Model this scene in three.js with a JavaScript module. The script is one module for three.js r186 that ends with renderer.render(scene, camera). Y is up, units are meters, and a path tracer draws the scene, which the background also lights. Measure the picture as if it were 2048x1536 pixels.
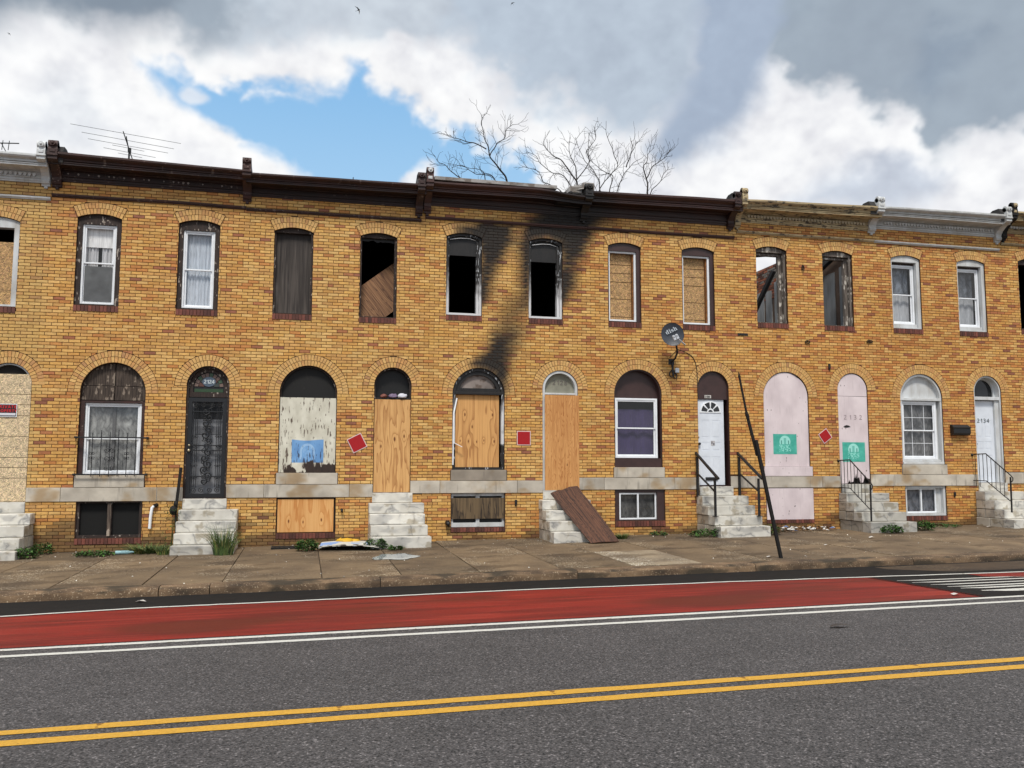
import * as THREE from 'three';
import { FontLoader } from 'three/addons/loaders/FontLoader.js';
import { TextGeometry } from 'three/addons/geometries/TextGeometry.js';

// ---------------------------------------------------------------- camera, sky, sun, exposure
const scene = new THREE.Scene();
const camera = new THREE.PerspectiveCamera(47.389, 4 / 3, 0.1, 4000);
{
  const yaw = 0.2321, pit = 0.0965;
  camera.position.set(5.135, 1.524, 18.323);
  camera.lookAt(5.135 + Math.sin(yaw) * Math.cos(pit), 1.524 + Math.sin(pit), 18.323 - Math.cos(yaw) * Math.cos(pit));
  camera.rotateZ(0.0016);
  camera.updateMatrixWorld(true);
}
const EXPOSURE = 2.1;
const renderer = new THREE.WebGLRenderer({ antialias: true });
renderer.toneMapping = THREE.LinearToneMapping;
renderer.toneMappingExposure = EXPOSURE;
renderer.shadowMap.enabled = true;

// ---------------------------------------------------------------- numbers: random, noise, colour
function rng(seed) { let a = (seed * 2654435761) >>> 0; return () => { a = (a + 0x6D2B79F5) | 0; let t = Math.imul(a ^ (a >>> 15), 1 | a); t = (t + Math.imul(t ^ (t >>> 7), 61 | t)) ^ t; return ((t ^ (t >>> 14)) >>> 0) / 4294967296; }; }
const PERM = new Uint8Array(1024), VAL = new Float32Array(256);
{ const r = rng(77); const p = [...Array(256).keys()]; for (let i = 255; i > 0; i--) { const j = Math.floor(r() * (i + 1)); [p[i], p[j]] = [p[j], p[i]]; } for (let i = 0; i < 1024; i++) PERM[i] = p[i & 255]; for (let i = 0; i < 256; i++) VAL[i] = r(); }
const fl = Math.floor, mix = (a, b, t) => a + (b - a) * t, cl = (x, a = 0, b = 1) => x < a ? a : x > b ? b : x;
const sstep = (a, b, x) => { const t = cl((x - a) / (b - a)); return t * t * (3 - 2 * t); };
function noise3(x, y, z) {
  const X = fl(x), Y = fl(y), Z = fl(z); let u = x - X, v = y - Y, w = z - Z;
  u = u * u * u * (u * (u * 6 - 15) + 10); v = v * v * v * (v * (v * 6 - 15) + 10); w = w * w * w * (w * (w * 6 - 15) + 10);
  const x0 = X & 255, x1 = (X + 1) & 255, y0 = Y & 255, y1 = (Y + 1) & 255, z0 = Z & 255, z1 = (Z + 1) & 255;
  const a = PERM[x0], b = PERM[x1], aa = PERM[a + y0], ab = PERM[a + y1], ba = PERM[b + y0], bb = PERM[b + y1];
  return mix(mix(mix(VAL[PERM[aa + z0]], VAL[PERM[ba + z0]], u), mix(VAL[PERM[ab + z0]], VAL[PERM[bb + z0]], u), v),
    mix(mix(VAL[PERM[aa + z1]], VAL[PERM[ba + z1]], u), mix(VAL[PERM[ab + z1]], VAL[PERM[bb + z1]], u), v), w);
}
function fbm3(x, y, z, oct) { let s = 0, a = 0.5, t = 0; for (let i = 0; i < oct; i++) { s += a * noise3(x, y, z); t += a; a *= 0.5; x = x * 2.03 + 17.1; y = y * 2.03 + 3.7; z = z * 2.03 + 9.2; } return s / t; }
// tiling 2-D noise: px, py cells across the tile
function tn(u, v, px, py, seed) {
  const x = u * px, y = v * py, X = fl(x), Y = fl(y); let a = x - X, b = y - Y; a = a * a * (3 - 2 * a); b = b * b * (3 - 2 * b);
  const h = (i, j) => VAL[PERM[PERM[(((i % px) + px) % px) & 255] + PERM[((((j % py) + py) % py) & 255) + (seed & 255)] & 511]];
  return mix(mix(h(X, Y), h(X + 1, Y), a), mix(h(X, Y + 1), h(X + 1, Y + 1), a), b);
}
function tf(u, v, px, py, oct, seed) { let s = 0, a = 0.5, t = 0; for (let i = 0; i < oct; i++) { s += a * tn(u, v, px, py, seed + i * 13); t += a; a *= 0.5; px *= 2; py *= 2; } return s / t; }
const lin = c => c <= 0.04045 ? c / 12.92 : Math.pow((c + 0.055) / 1.055, 2.4);
const sr = (r, g, b, k = 1) => [lin(r / 255) * k, lin(g / 255) * k, lin(b / 255) * k];
const mixc = (a, b, t) => [mix(a[0], b[0], t), mix(a[1], b[1], t), mix(a[2], b[2], t)];

// ---------------------------------------------------------------- the sky (air and clouds)
function computeSky() {
  const W = 4096, H = 2048, data = new Float32Array(W * H * 4);
  const poly = [[-10.6, 23.8], [-8.6, 23.3], [-6.4, 22.7], [-3.4, 23.1], [-0.8, 23.2], [1.6, 23.9], [2.7, 25.4], [3.5, 23.9], [4.7, 23.1], [6.7, 22.2], [8.7, 21.5], [10.1, 22.1], [11.2, 21.0], [12.6, 20.2], [14.2, 20.4], [15.4, 18.6], [16, 17], [16, 8], [0, 8], [0.2, 16.9], [-0.1, 18.4], [-1.2, 18.9], [-2.6, 19.3], [-4.2, 20.1], [-5.4, 20.9], [-6.9, 21.6], [-8.1, 22.0], [-9.4, 22.9]];
  const sdist = (x, y, poly) => { // > 0 outside
    let d = 1e9, inside = false;
    for (let i = 0, j = poly.length - 1; i < poly.length; j = i++) {
      const ax = poly[i][0], ay = poly[i][1], bx = poly[j][0], by = poly[j][1], ex = bx - ax, ey = by - ay, t = cl(((x - ax) * ex + (y - ay) * ey) / (ex * ex + ey * ey));
      const dx = x - ax - ex * t, dy = y - ay - ey * t; d = Math.min(d, dx * dx + dy * dy);
      if ((ay > y) !== (by > y) && x < ((bx - ax) * (y - ay)) / (by - ay) + ax) inside = !inside;
    }
    return inside ? -Math.sqrt(d) : Math.sqrt(d);
  };
  // cloud masses: outline (azimuth, elevation in degrees), colour, softness of the edge, strength
  const lobes = [
    [[[-25.4, 26.3], [-3.7, 31.3], [-4.4, 26.7], [-6.2, 25.5], [-9.0, 25.8], [-12.9, 24.7], [-15.6, 24.7], [-18.2, 23.6], [-25.0, 20.8]], [134, 148, 163], 1.7, 0.97],
    [[[-9.4, 28.8], [-2.3, 29.9], [-2.7, 26.6], [-6.2, 24.8], [-7.8, 25.4]], [168, 180, 193], 1.3, 0.6], [[[-5, 31.5], [9.5, 32], [10, 27], [5.5, 26.2], [1, 27.2], [-1.5, 26.2], [-4, 26.5]], [186, 198, 211], 1.6, 0.8],
    [[[7.9, 32.3], [27.4, 31.7], [25.5, 23.3], [23.5, 21.7], [20.6, 21.6], [17.5, 22.3], [14.2, 23.6], [11.1, 25.7], [9.0, 27.2]], [184, 197, 212], 1.7, 0.97],
    [[[26.0, 31.8], [34.3, 30.7], [33.5, 27.5], [32.3, 26.2], [30.5, 24.0], [28.4, 21.8], [26.4, 19.9], [24.6, 18.8], [22.8, 19.3], [22.5, 20.5], [24.0, 22.3], [25.6, 25.1]], [165, 180, 201], 1.3, 0.97],
    [[[32.6, 30.8], [53.0, 26.1], [50.3, 17.4], [44.4, 18.8], [42.2, 18.9], [40.2, 18.6], [39.3, 19.9], [37.6, 20.5], [36.1, 20.9], [34.6, 22.4], [31.9, 23.0], [30.6, 24.6], [31.2, 26.5]], [157, 170, 184], 1.1, 0.98],
    [[[39.5, 25.1], [42.4, 23.8], [41.7, 22.3], [40.2, 20.8], [38.8, 21.7], [38.4, 24.0]], [140, 155, 173], 1.3, 0.7],
    [[[35.0, 18.3], [37.6, 18.3], [40.6, 17.7], [39.7, 16.2], [36.6, 15.2], [33.1, 15.3], [30.7, 15.9]], [204, 212, 225], 1.2, 0.95],
    [[[-16.0, 21.5], [-13.0, 21.3], [-11.3, 19.3], [-13.1, 17.6], [-16.3, 18.0], [-17.4, 19.7]], [230, 234, 240], 1.6, 0.8],
    [[[12.8, 22.2], [16.5, 20.5], [20.8, 19.0], [23.4, 17.2], [17.5, 17.4], [13.8, 19.6]], [236, 239, 246], 1.5, 0.7]].map(([q, c, f, k]) => [q, sr(...c), f, k]);
  const K = 1 / EXPOSURE; let avg = [0, 0, 0, 0];
  for (let row = H / 2; row < H; row++) {
    const el = ((row + 0.5) / H - 0.5) * Math.PI, eld = el * 180 / Math.PI, ce = Math.cos(el), se = Math.sin(el);
    for (let col = 0; col < W; col++) {
      const ph = ((col + 0.5) / W - 0.5) * 2 * Math.PI, dx = ce * Math.cos(ph), dz = ce * Math.sin(ph), azd = Math.atan2(dx, -dz) * 180 / Math.PI;
      const near = azd > -40 && azd < 66 && eld < 44;
      const h = 1.0 / (se + 0.35), qx = dx * h, qz = dz * h; // cloud layer seen in perspective
      const n1 = fbm3(qx * 2.1 + 5, qz * 2.1, 1.3, 4), n2 = fbm3(qx * 2.1 + 40, qz * 2.1 + 9, 6.1, 4);
      let r, gg, b, cover, sd = 9;
      // cloud tone everywhere: bright billows and grey bellies
      const m = sstep(0.36, 0.66, n1 * 0.75 + n2 * 0.25);
      let far = mixc([1.32, 1.31, 1.30], [0.42, 0.47, 0.54], m);
      cover = sstep(0.33, 0.47, fbm3(qx * 1.4 + 11, qz * 1.4 + 23, 2.2, 3) + 0.09);
      let tone = far;
      if (near) {
        const f = 11, w1 = fbm3(dx * f, se * f, dz * f, 6) - 0.5, w2 = fbm3(dx * f + 31, se * f + 7, dz * f, 6) - 0.5, w3 = fbm3(dx * 45, se * 60, dz * 45 + 3, 5) - 0.5, w4 = 0.62 - Math.abs(fbm3(dx * 26 + w1 * 2, se * 34 + w2 * 2, dz * 26 + 7, 5) - 0.5) * 5;
        const wgt = sstep(-40, -26, azd) * (1 - sstep(52, 66, azd)) * (1 - sstep(33, 44, eld));
        sd = sdist(azd + w1 * 1.6 + w3 * 1.2, eld + w2 * 1.3 + w3 * 1.0, poly);
        const e2 = Math.hypot((azd + w1 * 2.2 - 7.0) / 1.0, (eld + w2 * 2 - 18.3) / 1.3) - 1, e3 = Math.hypot((azd + w1 * 2.5 + 7.1) / 0.7, (eld + w2 * 2.5 - 22.4) / 0.5) - 1; // small puffs in the opening
        const soft = 0.65 + 1.0 * noise3(azd * 0.35, eld * 0.35, 5);
        const cov = Math.max(sstep(-0.5 * soft, 0.75 * soft, sd + w3 * 1.5 + w4 * 0.5), sstep(0.5, -0.5, e2 + w3 * 1.6) * 0.95, 0.7 * sstep(0.7, -0.5, e3 + w3 * 2));
        let c = sr(247, 248, 251);
        for (const [q, lc, f, k] of lobes) { const ff = f * (0.25 + 1.0 * noise3(azd * 0.3 + f * 9, eld * 0.4, 8.5)), d = sdist(azd + w1 * 4.2 + w3 * 2.2, eld + w2 * 3.6 + w3 * 1.9, q); if (d < ff) c = mixc(c, lc, k * sstep(ff, -ff, d)); }
        const rim = Math.exp(-Math.pow((sd - 0.8) / 1.0, 2)) * 0.5;
        c = mixc(c, [1, 1, 1], rim * sstep(0.3, 0.75, c[1])); const lum = sstep(0.4, 0.85, c[1]), det = 1 + w3 * mix(0.14, 0.42, lum) + w1 * mix(0.22, 0.34, lum) + cl(w4, -0.6, 0.6) * mix(0.03, 0.08, lum);
        c = c.map((x, i) => x * Math.pow(det, i === 2 ? 0.88 : 1)); c = c.map(x => x > 0.8 ? 0.8 + 0.26 * Math.tanh((x - 0.8) / 0.26) : x);
        tone = mixc(far, c, wgt); cover = mix(cover, cov, wgt);
      }
      const blue = mixc(sr(170, 210, 243), sr(130, 184, 232), sstep(13, 29, eld));
      r = mix(blue[0], tone[0], cover); gg = mix(blue[1], tone[1], cover); b = mix(blue[2], tone[2], cover);
      const o = (row * W + col) * 4; data[o] = r * K; data[o + 1] = gg * K; data[o + 2] = b * K; data[o + 3] = 1;
      if ((col & 7) === 0) { avg[0] += r * K; avg[1] += gg * K; avg[2] += b * K; avg[3]++; }
    }
  }
  const low = avg.slice(0, 3).map(x => x / avg[3] * 0.5);
  for (let o = 0; o < (H / 2) * W * 4; o += 4) { data[o] = low[0]; data[o + 1] = low[1]; data[o + 2] = low[2]; data[o + 3] = 1; }
  const t = new THREE.DataTexture(data, W, H, THREE.RGBAFormat, THREE.FloatType);
  t.mapping = THREE.EquirectangularReflectionMapping; t.magFilter = t.minFilter = THREE.LinearFilter; t.wrapS = THREE.RepeatWrapping; t.needsUpdate = true;
  return t;
}
const sky = computeSky();
scene.background = sky; scene.environment = sky; scene.environmentIntensity = 1;
const sun = new THREE.DirectionalLight(new THREE.Color(1, 0.95, 0.87), 1.5);
sun.position.set(2, 42, 24); sun.target.position.set(8, 2, 0);
sun.castShadow = true; sun.shadow.radius = 20; sun.shadow.mapSize.set(2048, 2048);
Object.assign(sun.shadow.camera, { left: -30, right: 30, top: 25, bottom: -25, near: 1, far: 120 });
scene.add(sun, sun.target);

// ---------------------------------------------------------------- mesh building
class MB {
  constructor() { this.P = []; this.N = []; this.U = []; this.C = []; this.I = []; this.m = null; this.col = [1, 1, 1]; this.uo = [0, 0]; }
  vert(p, n, uv, c) {
    const i = this.P.length / 3;
    if (this.m) { const q = new THREE.Vector3(...p).applyMatrix4(this.m), k = new THREE.Vector3(...n).transformDirection(this.m); p = [q.x, q.y, q.z]; n = [k.x, k.y, k.z]; }
    this.P.push(p[0], p[1], p[2]); this.N.push(n[0], n[1], n[2]); this.U.push(uv[0] + this.uo[0], uv[1] + this.uo[1]); c = c || this.col; this.C.push(c[0], c[1], c[2]); return i;
  }
  face(pts, cols) { // flat convex polygon, counter-clockwise
    let nx = 0, ny = 0, nz = 0; const L = pts.length;
    for (let i = 0; i < L; i++) { const a = pts[i], b = pts[(i + 1) % L]; nx += (a[1] - b[1]) * (a[2] + b[2]); ny += (a[2] - b[2]) * (a[0] + b[0]); nz += (a[0] - b[0]) * (a[1] + b[1]); }
    const l = Math.hypot(nx, ny, nz) || 1, n = [nx / l, ny / l, nz / l], ax = Math.abs(n[0]), ay = Math.abs(n[1]), az = Math.abs(n[2]);
    const uv = p => az >= ax && az >= ay ? [p[0], p[1]] : ax >= ay ? [p[2], p[1]] : [p[0], p[2]];
    const id = pts.map((p, i) => this.vert(p, n, uv(p), cols && cols[i]));
    for (let i = 1; i < L - 1; i++) this.I.push(id[0], id[i], id[i + 1]);
  }
  box(x0, y0, z0, x1, y1, z1, ch = 0) {
    if (x1 < x0) [x0, x1] = [x1, x0]; if (y1 < y0) [y0, y1] = [y1, y0]; if (z1 < z0) [z0, z1] = [z1, z0];
    const X = [x0, x1], Y = [y0, y1], Z = [z0, z1], c = ch;
    const v = (i, j, k, ax) => [X[i] + (ax === 0 ? 0 : (i ? -c : c)), Y[j] + (ax === 1 ? 0 : (j ? -c : c)), Z[k] + (ax === 2 ? 0 : (k ? -c : c))];
    this.face([v(0, 0, 1, 2), v(1, 0, 1, 2), v(1, 1, 1, 2), v(0, 1, 1, 2)]); this.face([v(1, 0, 0, 2), v(0, 0, 0, 2), v(0, 1, 0, 2), v(1, 1, 0, 2)]);
    this.face([v(1, 0, 1, 0), v(1, 0, 0, 0), v(1, 1, 0, 0), v(1, 1, 1, 0)]); this.face([v(0, 0, 0, 0), v(0, 0, 1, 0), v(0, 1, 1, 0), v(0, 1, 0, 0)]);
    this.face([v(0, 1, 1, 1), v(1, 1, 1, 1), v(1, 1, 0, 1), v(0, 1, 0, 1)]); this.face([v(0, 0, 0, 1), v(1, 0, 0, 1), v(1, 0, 1, 1), v(0, 0, 1, 1)]);
    if (!c) return;
    const q = (a, b, d, e, out) => { // orient outward
      const u = [b[0] - a[0], b[1] - a[1], b[2] - a[2]], w = [d[0] - a[0], d[1] - a[1], d[2] - a[2]], n = [u[1] * w[2] - u[2] * w[1], u[2] * w[0] - u[0] * w[2], u[0] * w[1] - u[1] * w[0]];
      const pts = e ? [a, b, d, e] : [a, b, d]; this.face(n[0] * out[0] + n[1] * out[1] + n[2] * out[2] > 0 ? pts : pts.reverse());
    };
    for (const j of [0, 1]) for (const k of [0, 1]) q(v(0, j, k, 1), v(1, j, k, 1), v(1, j, k, 2), v(0, j, k, 2), [0, j ? 1 : -1, k ? 1 : -1]);
    for (const i of [0, 1]) for (const k of [0, 1]) q(v(i, 0, k, 0), v(i, 1, k, 0), v(i, 1, k, 2), v(i, 0, k, 2), [i ? 1 : -1, 0, k ? 1 : -1]);
    for (const i of [0, 1]) for (const j of [0, 1]) q(v(i, j, 0, 0), v(i, j, 1, 0), v(i, j, 1, 1), v(i, j, 0, 1), [i ? 1 : -1, j ? 1 : -1, 0]);
    for (const i of [0, 1]) for (const j of [0, 1]) for (const k of [0, 1]) q(v(i, j, k, 0), v(i, j, k, 1), v(i, j, k, 2), null, [i ? 1 : -1, j ? 1 : -1, k ? 1 : -1]);
  }
  brick(x0, y0, x1, y1, zb, zf, ch, col) { // front-chamfered block; col(x, y) per vertex
    const a = [[x0, y0], [x1, y0], [x1, y1], [x0, y1]], b = [[x0 + ch, y0 + ch], [x1 - ch, y0 + ch], [x1 - ch, y1 - ch], [x0 + ch, y1 - ch]], cs = b.map(p => col(p[0], p[1]));
    this.face(b.map(p => [p[0], p[1], zf]), cs);
    for (let i = 0; i < 4; i++) { const j = (i + 1) % 4;
      this.face([[...a[i], zf - ch], [...a[j], zf - ch], [...b[j], zf], [...b[i], zf]], [cs[i], cs[j], cs[j], cs[i]]);
      this.face([[...a[i], zb], [...a[j], zb], [...a[j], zf - ch], [...a[i], zf - ch]], [cs[i], cs[j], cs[j], cs[i]]); }
  }
  poly(pts, z0, z1, { holes = [], back = false, col = null } = {}) { // outline counter-clockwise seen from +z
    const A = h => h.reduce((s, p, i) => { const q = h[(i + 1) % h.length]; return s + p[0] * q[1] - q[0] * p[1]; }, 0);
    if (A(pts) < 0) pts = pts.slice().reverse(); holes = holes.map(h => A(h) > 0 ? h.slice().reverse() : h);
    const V = p => new THREE.Vector2(p[0], p[1]), all = pts.concat(...holes), tri = THREE.ShapeUtils.triangulateShape(pts.map(V), holes.map(h => h.map(V)));
    const f = all.map(p => this.vert([p[0], p[1], z1], [0, 0, 1], p, col && col(p[0], p[1]))); for (const t of tri) this.I.push(f[t[0]], f[t[1]], f[t[2]]);
    if (back) { const b = all.map(p => this.vert([p[0], p[1], z0], [0, 0, -1], p, col && col(p[0], p[1]))); for (const t of tri) this.I.push(b[t[0]], b[t[2]], b[t[1]]); }
    for (const h of [pts, ...holes]) for (let i = 0; i < h.length; i++) { const a = h[i], b = h[(i + 1) % h.length], cs = col && [col(...a), col(...b), col(...b), col(...a)]; this.face([[a[0], a[1], z0], [b[0], b[1], z0], [b[0], b[1], z1], [a[0], a[1], z1]], cs); }
  }
  tube(pts, r0, r1 = r0, seg = 6, caps = true) {
    const n = pts.length, T = pts.map((p, i) => { const a = pts[Math.max(0, i - 1)], b = pts[Math.min(n - 1, i + 1)]; return new THREE.Vector3(b[0] - a[0], b[1] - a[1], b[2] - a[2]).normalize(); });
    let nor = new THREE.Vector3(0, 0, 1); if (Math.abs(T[0].z) > 0.9) nor.set(1, 0, 0); let prev = null; let len = 0;
    for (let i = 0; i < n; i++) {
      nor.addScaledVector(T[i], -nor.dot(T[i])).normalize(); const bi = new THREE.Vector3().crossVectors(T[i], nor), r = mix(r0, r1, n > 1 ? i / (n - 1) : 0), ring = [];
      if (i) len += Math.hypot(pts[i][0] - pts[i - 1][0], pts[i][1] - pts[i - 1][1], pts[i][2] - pts[i - 1][2]);
      for (let k = 0; k <= seg; k++) { const a = k / seg * 2 * Math.PI, c = Math.cos(a), s = Math.sin(a), d = [nor.x * c + bi.x * s, nor.y * c + bi.y * s, nor.z * c + bi.z * s]; ring.push(this.vert([pts[i][0] + d[0] * r, pts[i][1] + d[1] * r, pts[i][2] + d[2] * r], d, [a * r, len])); }
      if (prev) for (let k = 0; k < seg; k++) this.I.push(prev[k], prev[k + 1], ring[k + 1], prev[k], ring[k + 1], ring[k]);
      if (caps && (i === 0 || i === n - 1)) { const s = i === 0 ? -1 : 1, tn_ = [T[i].x * s, T[i].y * s, T[i].z * s], c0 = this.vert(pts[i], tn_, [0, 0]); const rr = []; for (let k = 0; k < seg; k++) { const a = k / seg * 2 * Math.PI, c = Math.cos(a), q = Math.sin(a); rr.push(this.vert([pts[i][0] + (nor.x * c + bi.x * q) * r, pts[i][1] + (nor.y * c + bi.y * q) * r, pts[i][2] + (nor.z * c + bi.z * q) * r], tn_, [c * r, q * r])); } for (let k = 0; k < seg; k++) s > 0 ? this.I.push(c0, rr[k], rr[(k + 1) % seg]) : this.I.push(c0, rr[(k + 1) % seg], rr[k]); }
      prev = ring;
    }
  }
  bar(a, b, w, h = w) { // square bar between two points
    const m = this.m, A = new THREE.Vector3(...a), B = new THREE.Vector3(...b), d = B.clone().sub(A), L = d.length(); d.normalize();
    const up = Math.abs(d.y) > 0.95 ? new THREE.Vector3(0, 0, 1) : new THREE.Vector3(0, 1, 0), x = new THREE.Vector3().crossVectors(up, d).normalize(), y = new THREE.Vector3().crossVectors(d, x);
    const q = new THREE.Matrix4().makeBasis(x, y, d).setPosition(A); this.m = m ? m.clone().multiply(q) : q; this.box(-w / 2, -h / 2, 0, w / 2, h / 2, L, Math.min(w, h) * 0.12); this.m = m;
  }
  ball(c, r, sy = 1, n = 8) { const R = []; for (let j = 0; j <= n; j++) { const row = []; for (let i = 0; i <= n + 2; i++) { const t = j / n * Math.PI, f = i / (n + 2) * 2 * Math.PI, d = [Math.sin(t) * Math.cos(f), Math.cos(t), -Math.sin(t) * Math.sin(f)]; row.push(this.vert([c[0] + d[0] * r, c[1] + d[1] * r * sy, c[2] + d[2] * r], d, [f * r, t * r])); } R.push(row); } for (let j = 0; j < n; j++) for (let i = 0; i < n + 2; i++) this.I.push(R[j][i], R[j + 1][i], R[j + 1][i + 1], R[j][i], R[j + 1][i + 1], R[j][i + 1]); }
  sweepX(prof, xs, yAt, ends = true) { // profile (z, y) along x; yAt(x, y) may bend it
    for (let k = 0; k < xs.length - 1; k++) for (let i = 0; i < prof.length - 1; i++) { const [z0, y0] = prof[i], [z1, y1] = prof[i + 1], A = xs[k], B = xs[k + 1]; this.face([[A, yAt(A, y0), z0], [B, yAt(B, y0), z0], [B, yAt(B, y1), z1], [A, yAt(A, y1), z1]]); }
    if (ends) for (const e of [0, 1]) { const x = xs[e ? xs.length - 1 : 0], V = prof.map(p => new THREE.Vector2(p[0], p[1])), tri = THREE.ShapeUtils.triangulateShape(V, []), id = prof.map(p => this.vert([x, yAt(x, p[1]), p[0]], [e ? 1 : -1, 0, 0], [p[0], p[1]])); for (const t of tri) e ? this.I.push(id[t[0]], id[t[2]], id[t[1]]) : this.I.push(id[t[0]], id[t[1]], id[t[2]]); }
  }
  geo() { const g = new THREE.BufferGeometry(); g.setAttribute('position', new THREE.Float32BufferAttribute(this.P, 3)); g.setAttribute('normal', new THREE.Float32BufferAttribute(this.N, 3)); g.setAttribute('uv', new THREE.Float32BufferAttribute(this.U, 2)); g.setAttribute('color', new THREE.Float32BufferAttribute(this.C, 3)); g.setIndex(this.I); return g; }
  add(name, mat, parent, ud) { const m = new THREE.Mesh(this.geo(), mat); m.name = parent === scene || !parent ? numbered(name) : name; m.castShadow = m.receiveShadow = true; if (ud) Object.assign(m.userData, ud); (parent || scene).add(m); return m; }
}
const used = {};
function numbered(n) { const k = used[n] = (used[n] ?? -1) + 1; return k ? `${n}_${String(k).padStart(3, '0')}` : n; }
function make(name, mat, parent, fn, ud) { const b = new MB(); fn(b); return b.add(name, mat, parent, ud); }
function thing(name, label, category, group, pos) { const o = new THREE.Group(); o.name = numbered(name); o.userData = { label, category }; if (group) o.userData.group = group; if (pos) o.position.set(...pos); scene.add(o); return o; }
const STUFF = { kind: 'stuff' }, STRUCT = { kind: 'structure' };

// ---------------------------------------------------------------- textures and materials
function tex(w, h, sizeX, sizeY, fn, srgb = true) { // one tile covers sizeX by sizeY metres; fn gives sRGB 0..255
  const d = new Uint8Array(w * h * 4);
  for (let y = 0; y < h; y++) for (let x = 0; x < w; x++) { const c = fn((x + 0.5) / w, (y + 0.5) / h), o = (y * w + x) * 4; d[o] = cl(c[0], 0, 255); d[o + 1] = cl(c[1] ?? c[0], 0, 255); d[o + 2] = cl(c[2] ?? c[0], 0, 255); d[o + 3] = 255; }
  const t = new THREE.DataTexture(d, w, h, THREE.RGBAFormat); t.wrapS = t.wrapT = THREE.RepeatWrapping; t.magFilter = t.minFilter = THREE.LinearFilter; if (srgb) t.colorSpace = THREE.SRGBColorSpace; t.repeat.set(1 / sizeX, 1 / sizeY); t.needsUpdate = true; return t;
}
const mat = (o = {}) => new THREE.MeshStandardMaterial({ roughness: 0.85, metalness: 0, vertexColors: true, side: THREE.DoubleSide, ...o });
const col = (r, g, b, k = 1) => { const c = new THREE.Color(); c.setRGB(...sr(r, g, b, k)); return c; };
const blend = (a, b, t) => [mix(a[0], b[0], t), mix(a[1], b[1], t), mix(a[2], b[2], t)];

function plyTex(seed, { light = [210, 164, 106], dark = [152, 102, 56], lines = 9, knots = [], warp = 0.5, fine = 0.5 } = {}) {
  return tex(512, 1024, 1.3, 2.6, (u, v) => {
    let x = u * 1.3, y = v * 2.6, k = 0;
    let f = tf(u, v, 4, 1, 4, seed) * 1.0 + tf(u, v, 9, 3, 4, seed + 40) * warp * 0.6;
    for (const [kx, ky, kr] of knots) { const d = Math.hypot(x - kx + 0.02 * (f - 0.7), (y - ky) * 0.42) / (kr * 0.62); f += 0.20 * Math.exp(-d * d * 0.4); if (d < 0.6) k = Math.max(k, sstep(0.6, 0.25, d)); }
    const p = f * lines, fr = p - fl(p), line = Math.pow(fr, 4) * sstep(1.0, 0.93, fr), streak = tf(u, v, 110, 4, 4, seed + 9);
    let c = blend(light, dark, cl(line * 0.95 + (streak - 0.42) * fine * 1.6 + 0.5 * (tf(u, v, 4, 3, 4, seed + 70) - 0.42)));
    return blend(c, [92, 50, 22], cl(k * 0.85));
  });
}
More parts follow.
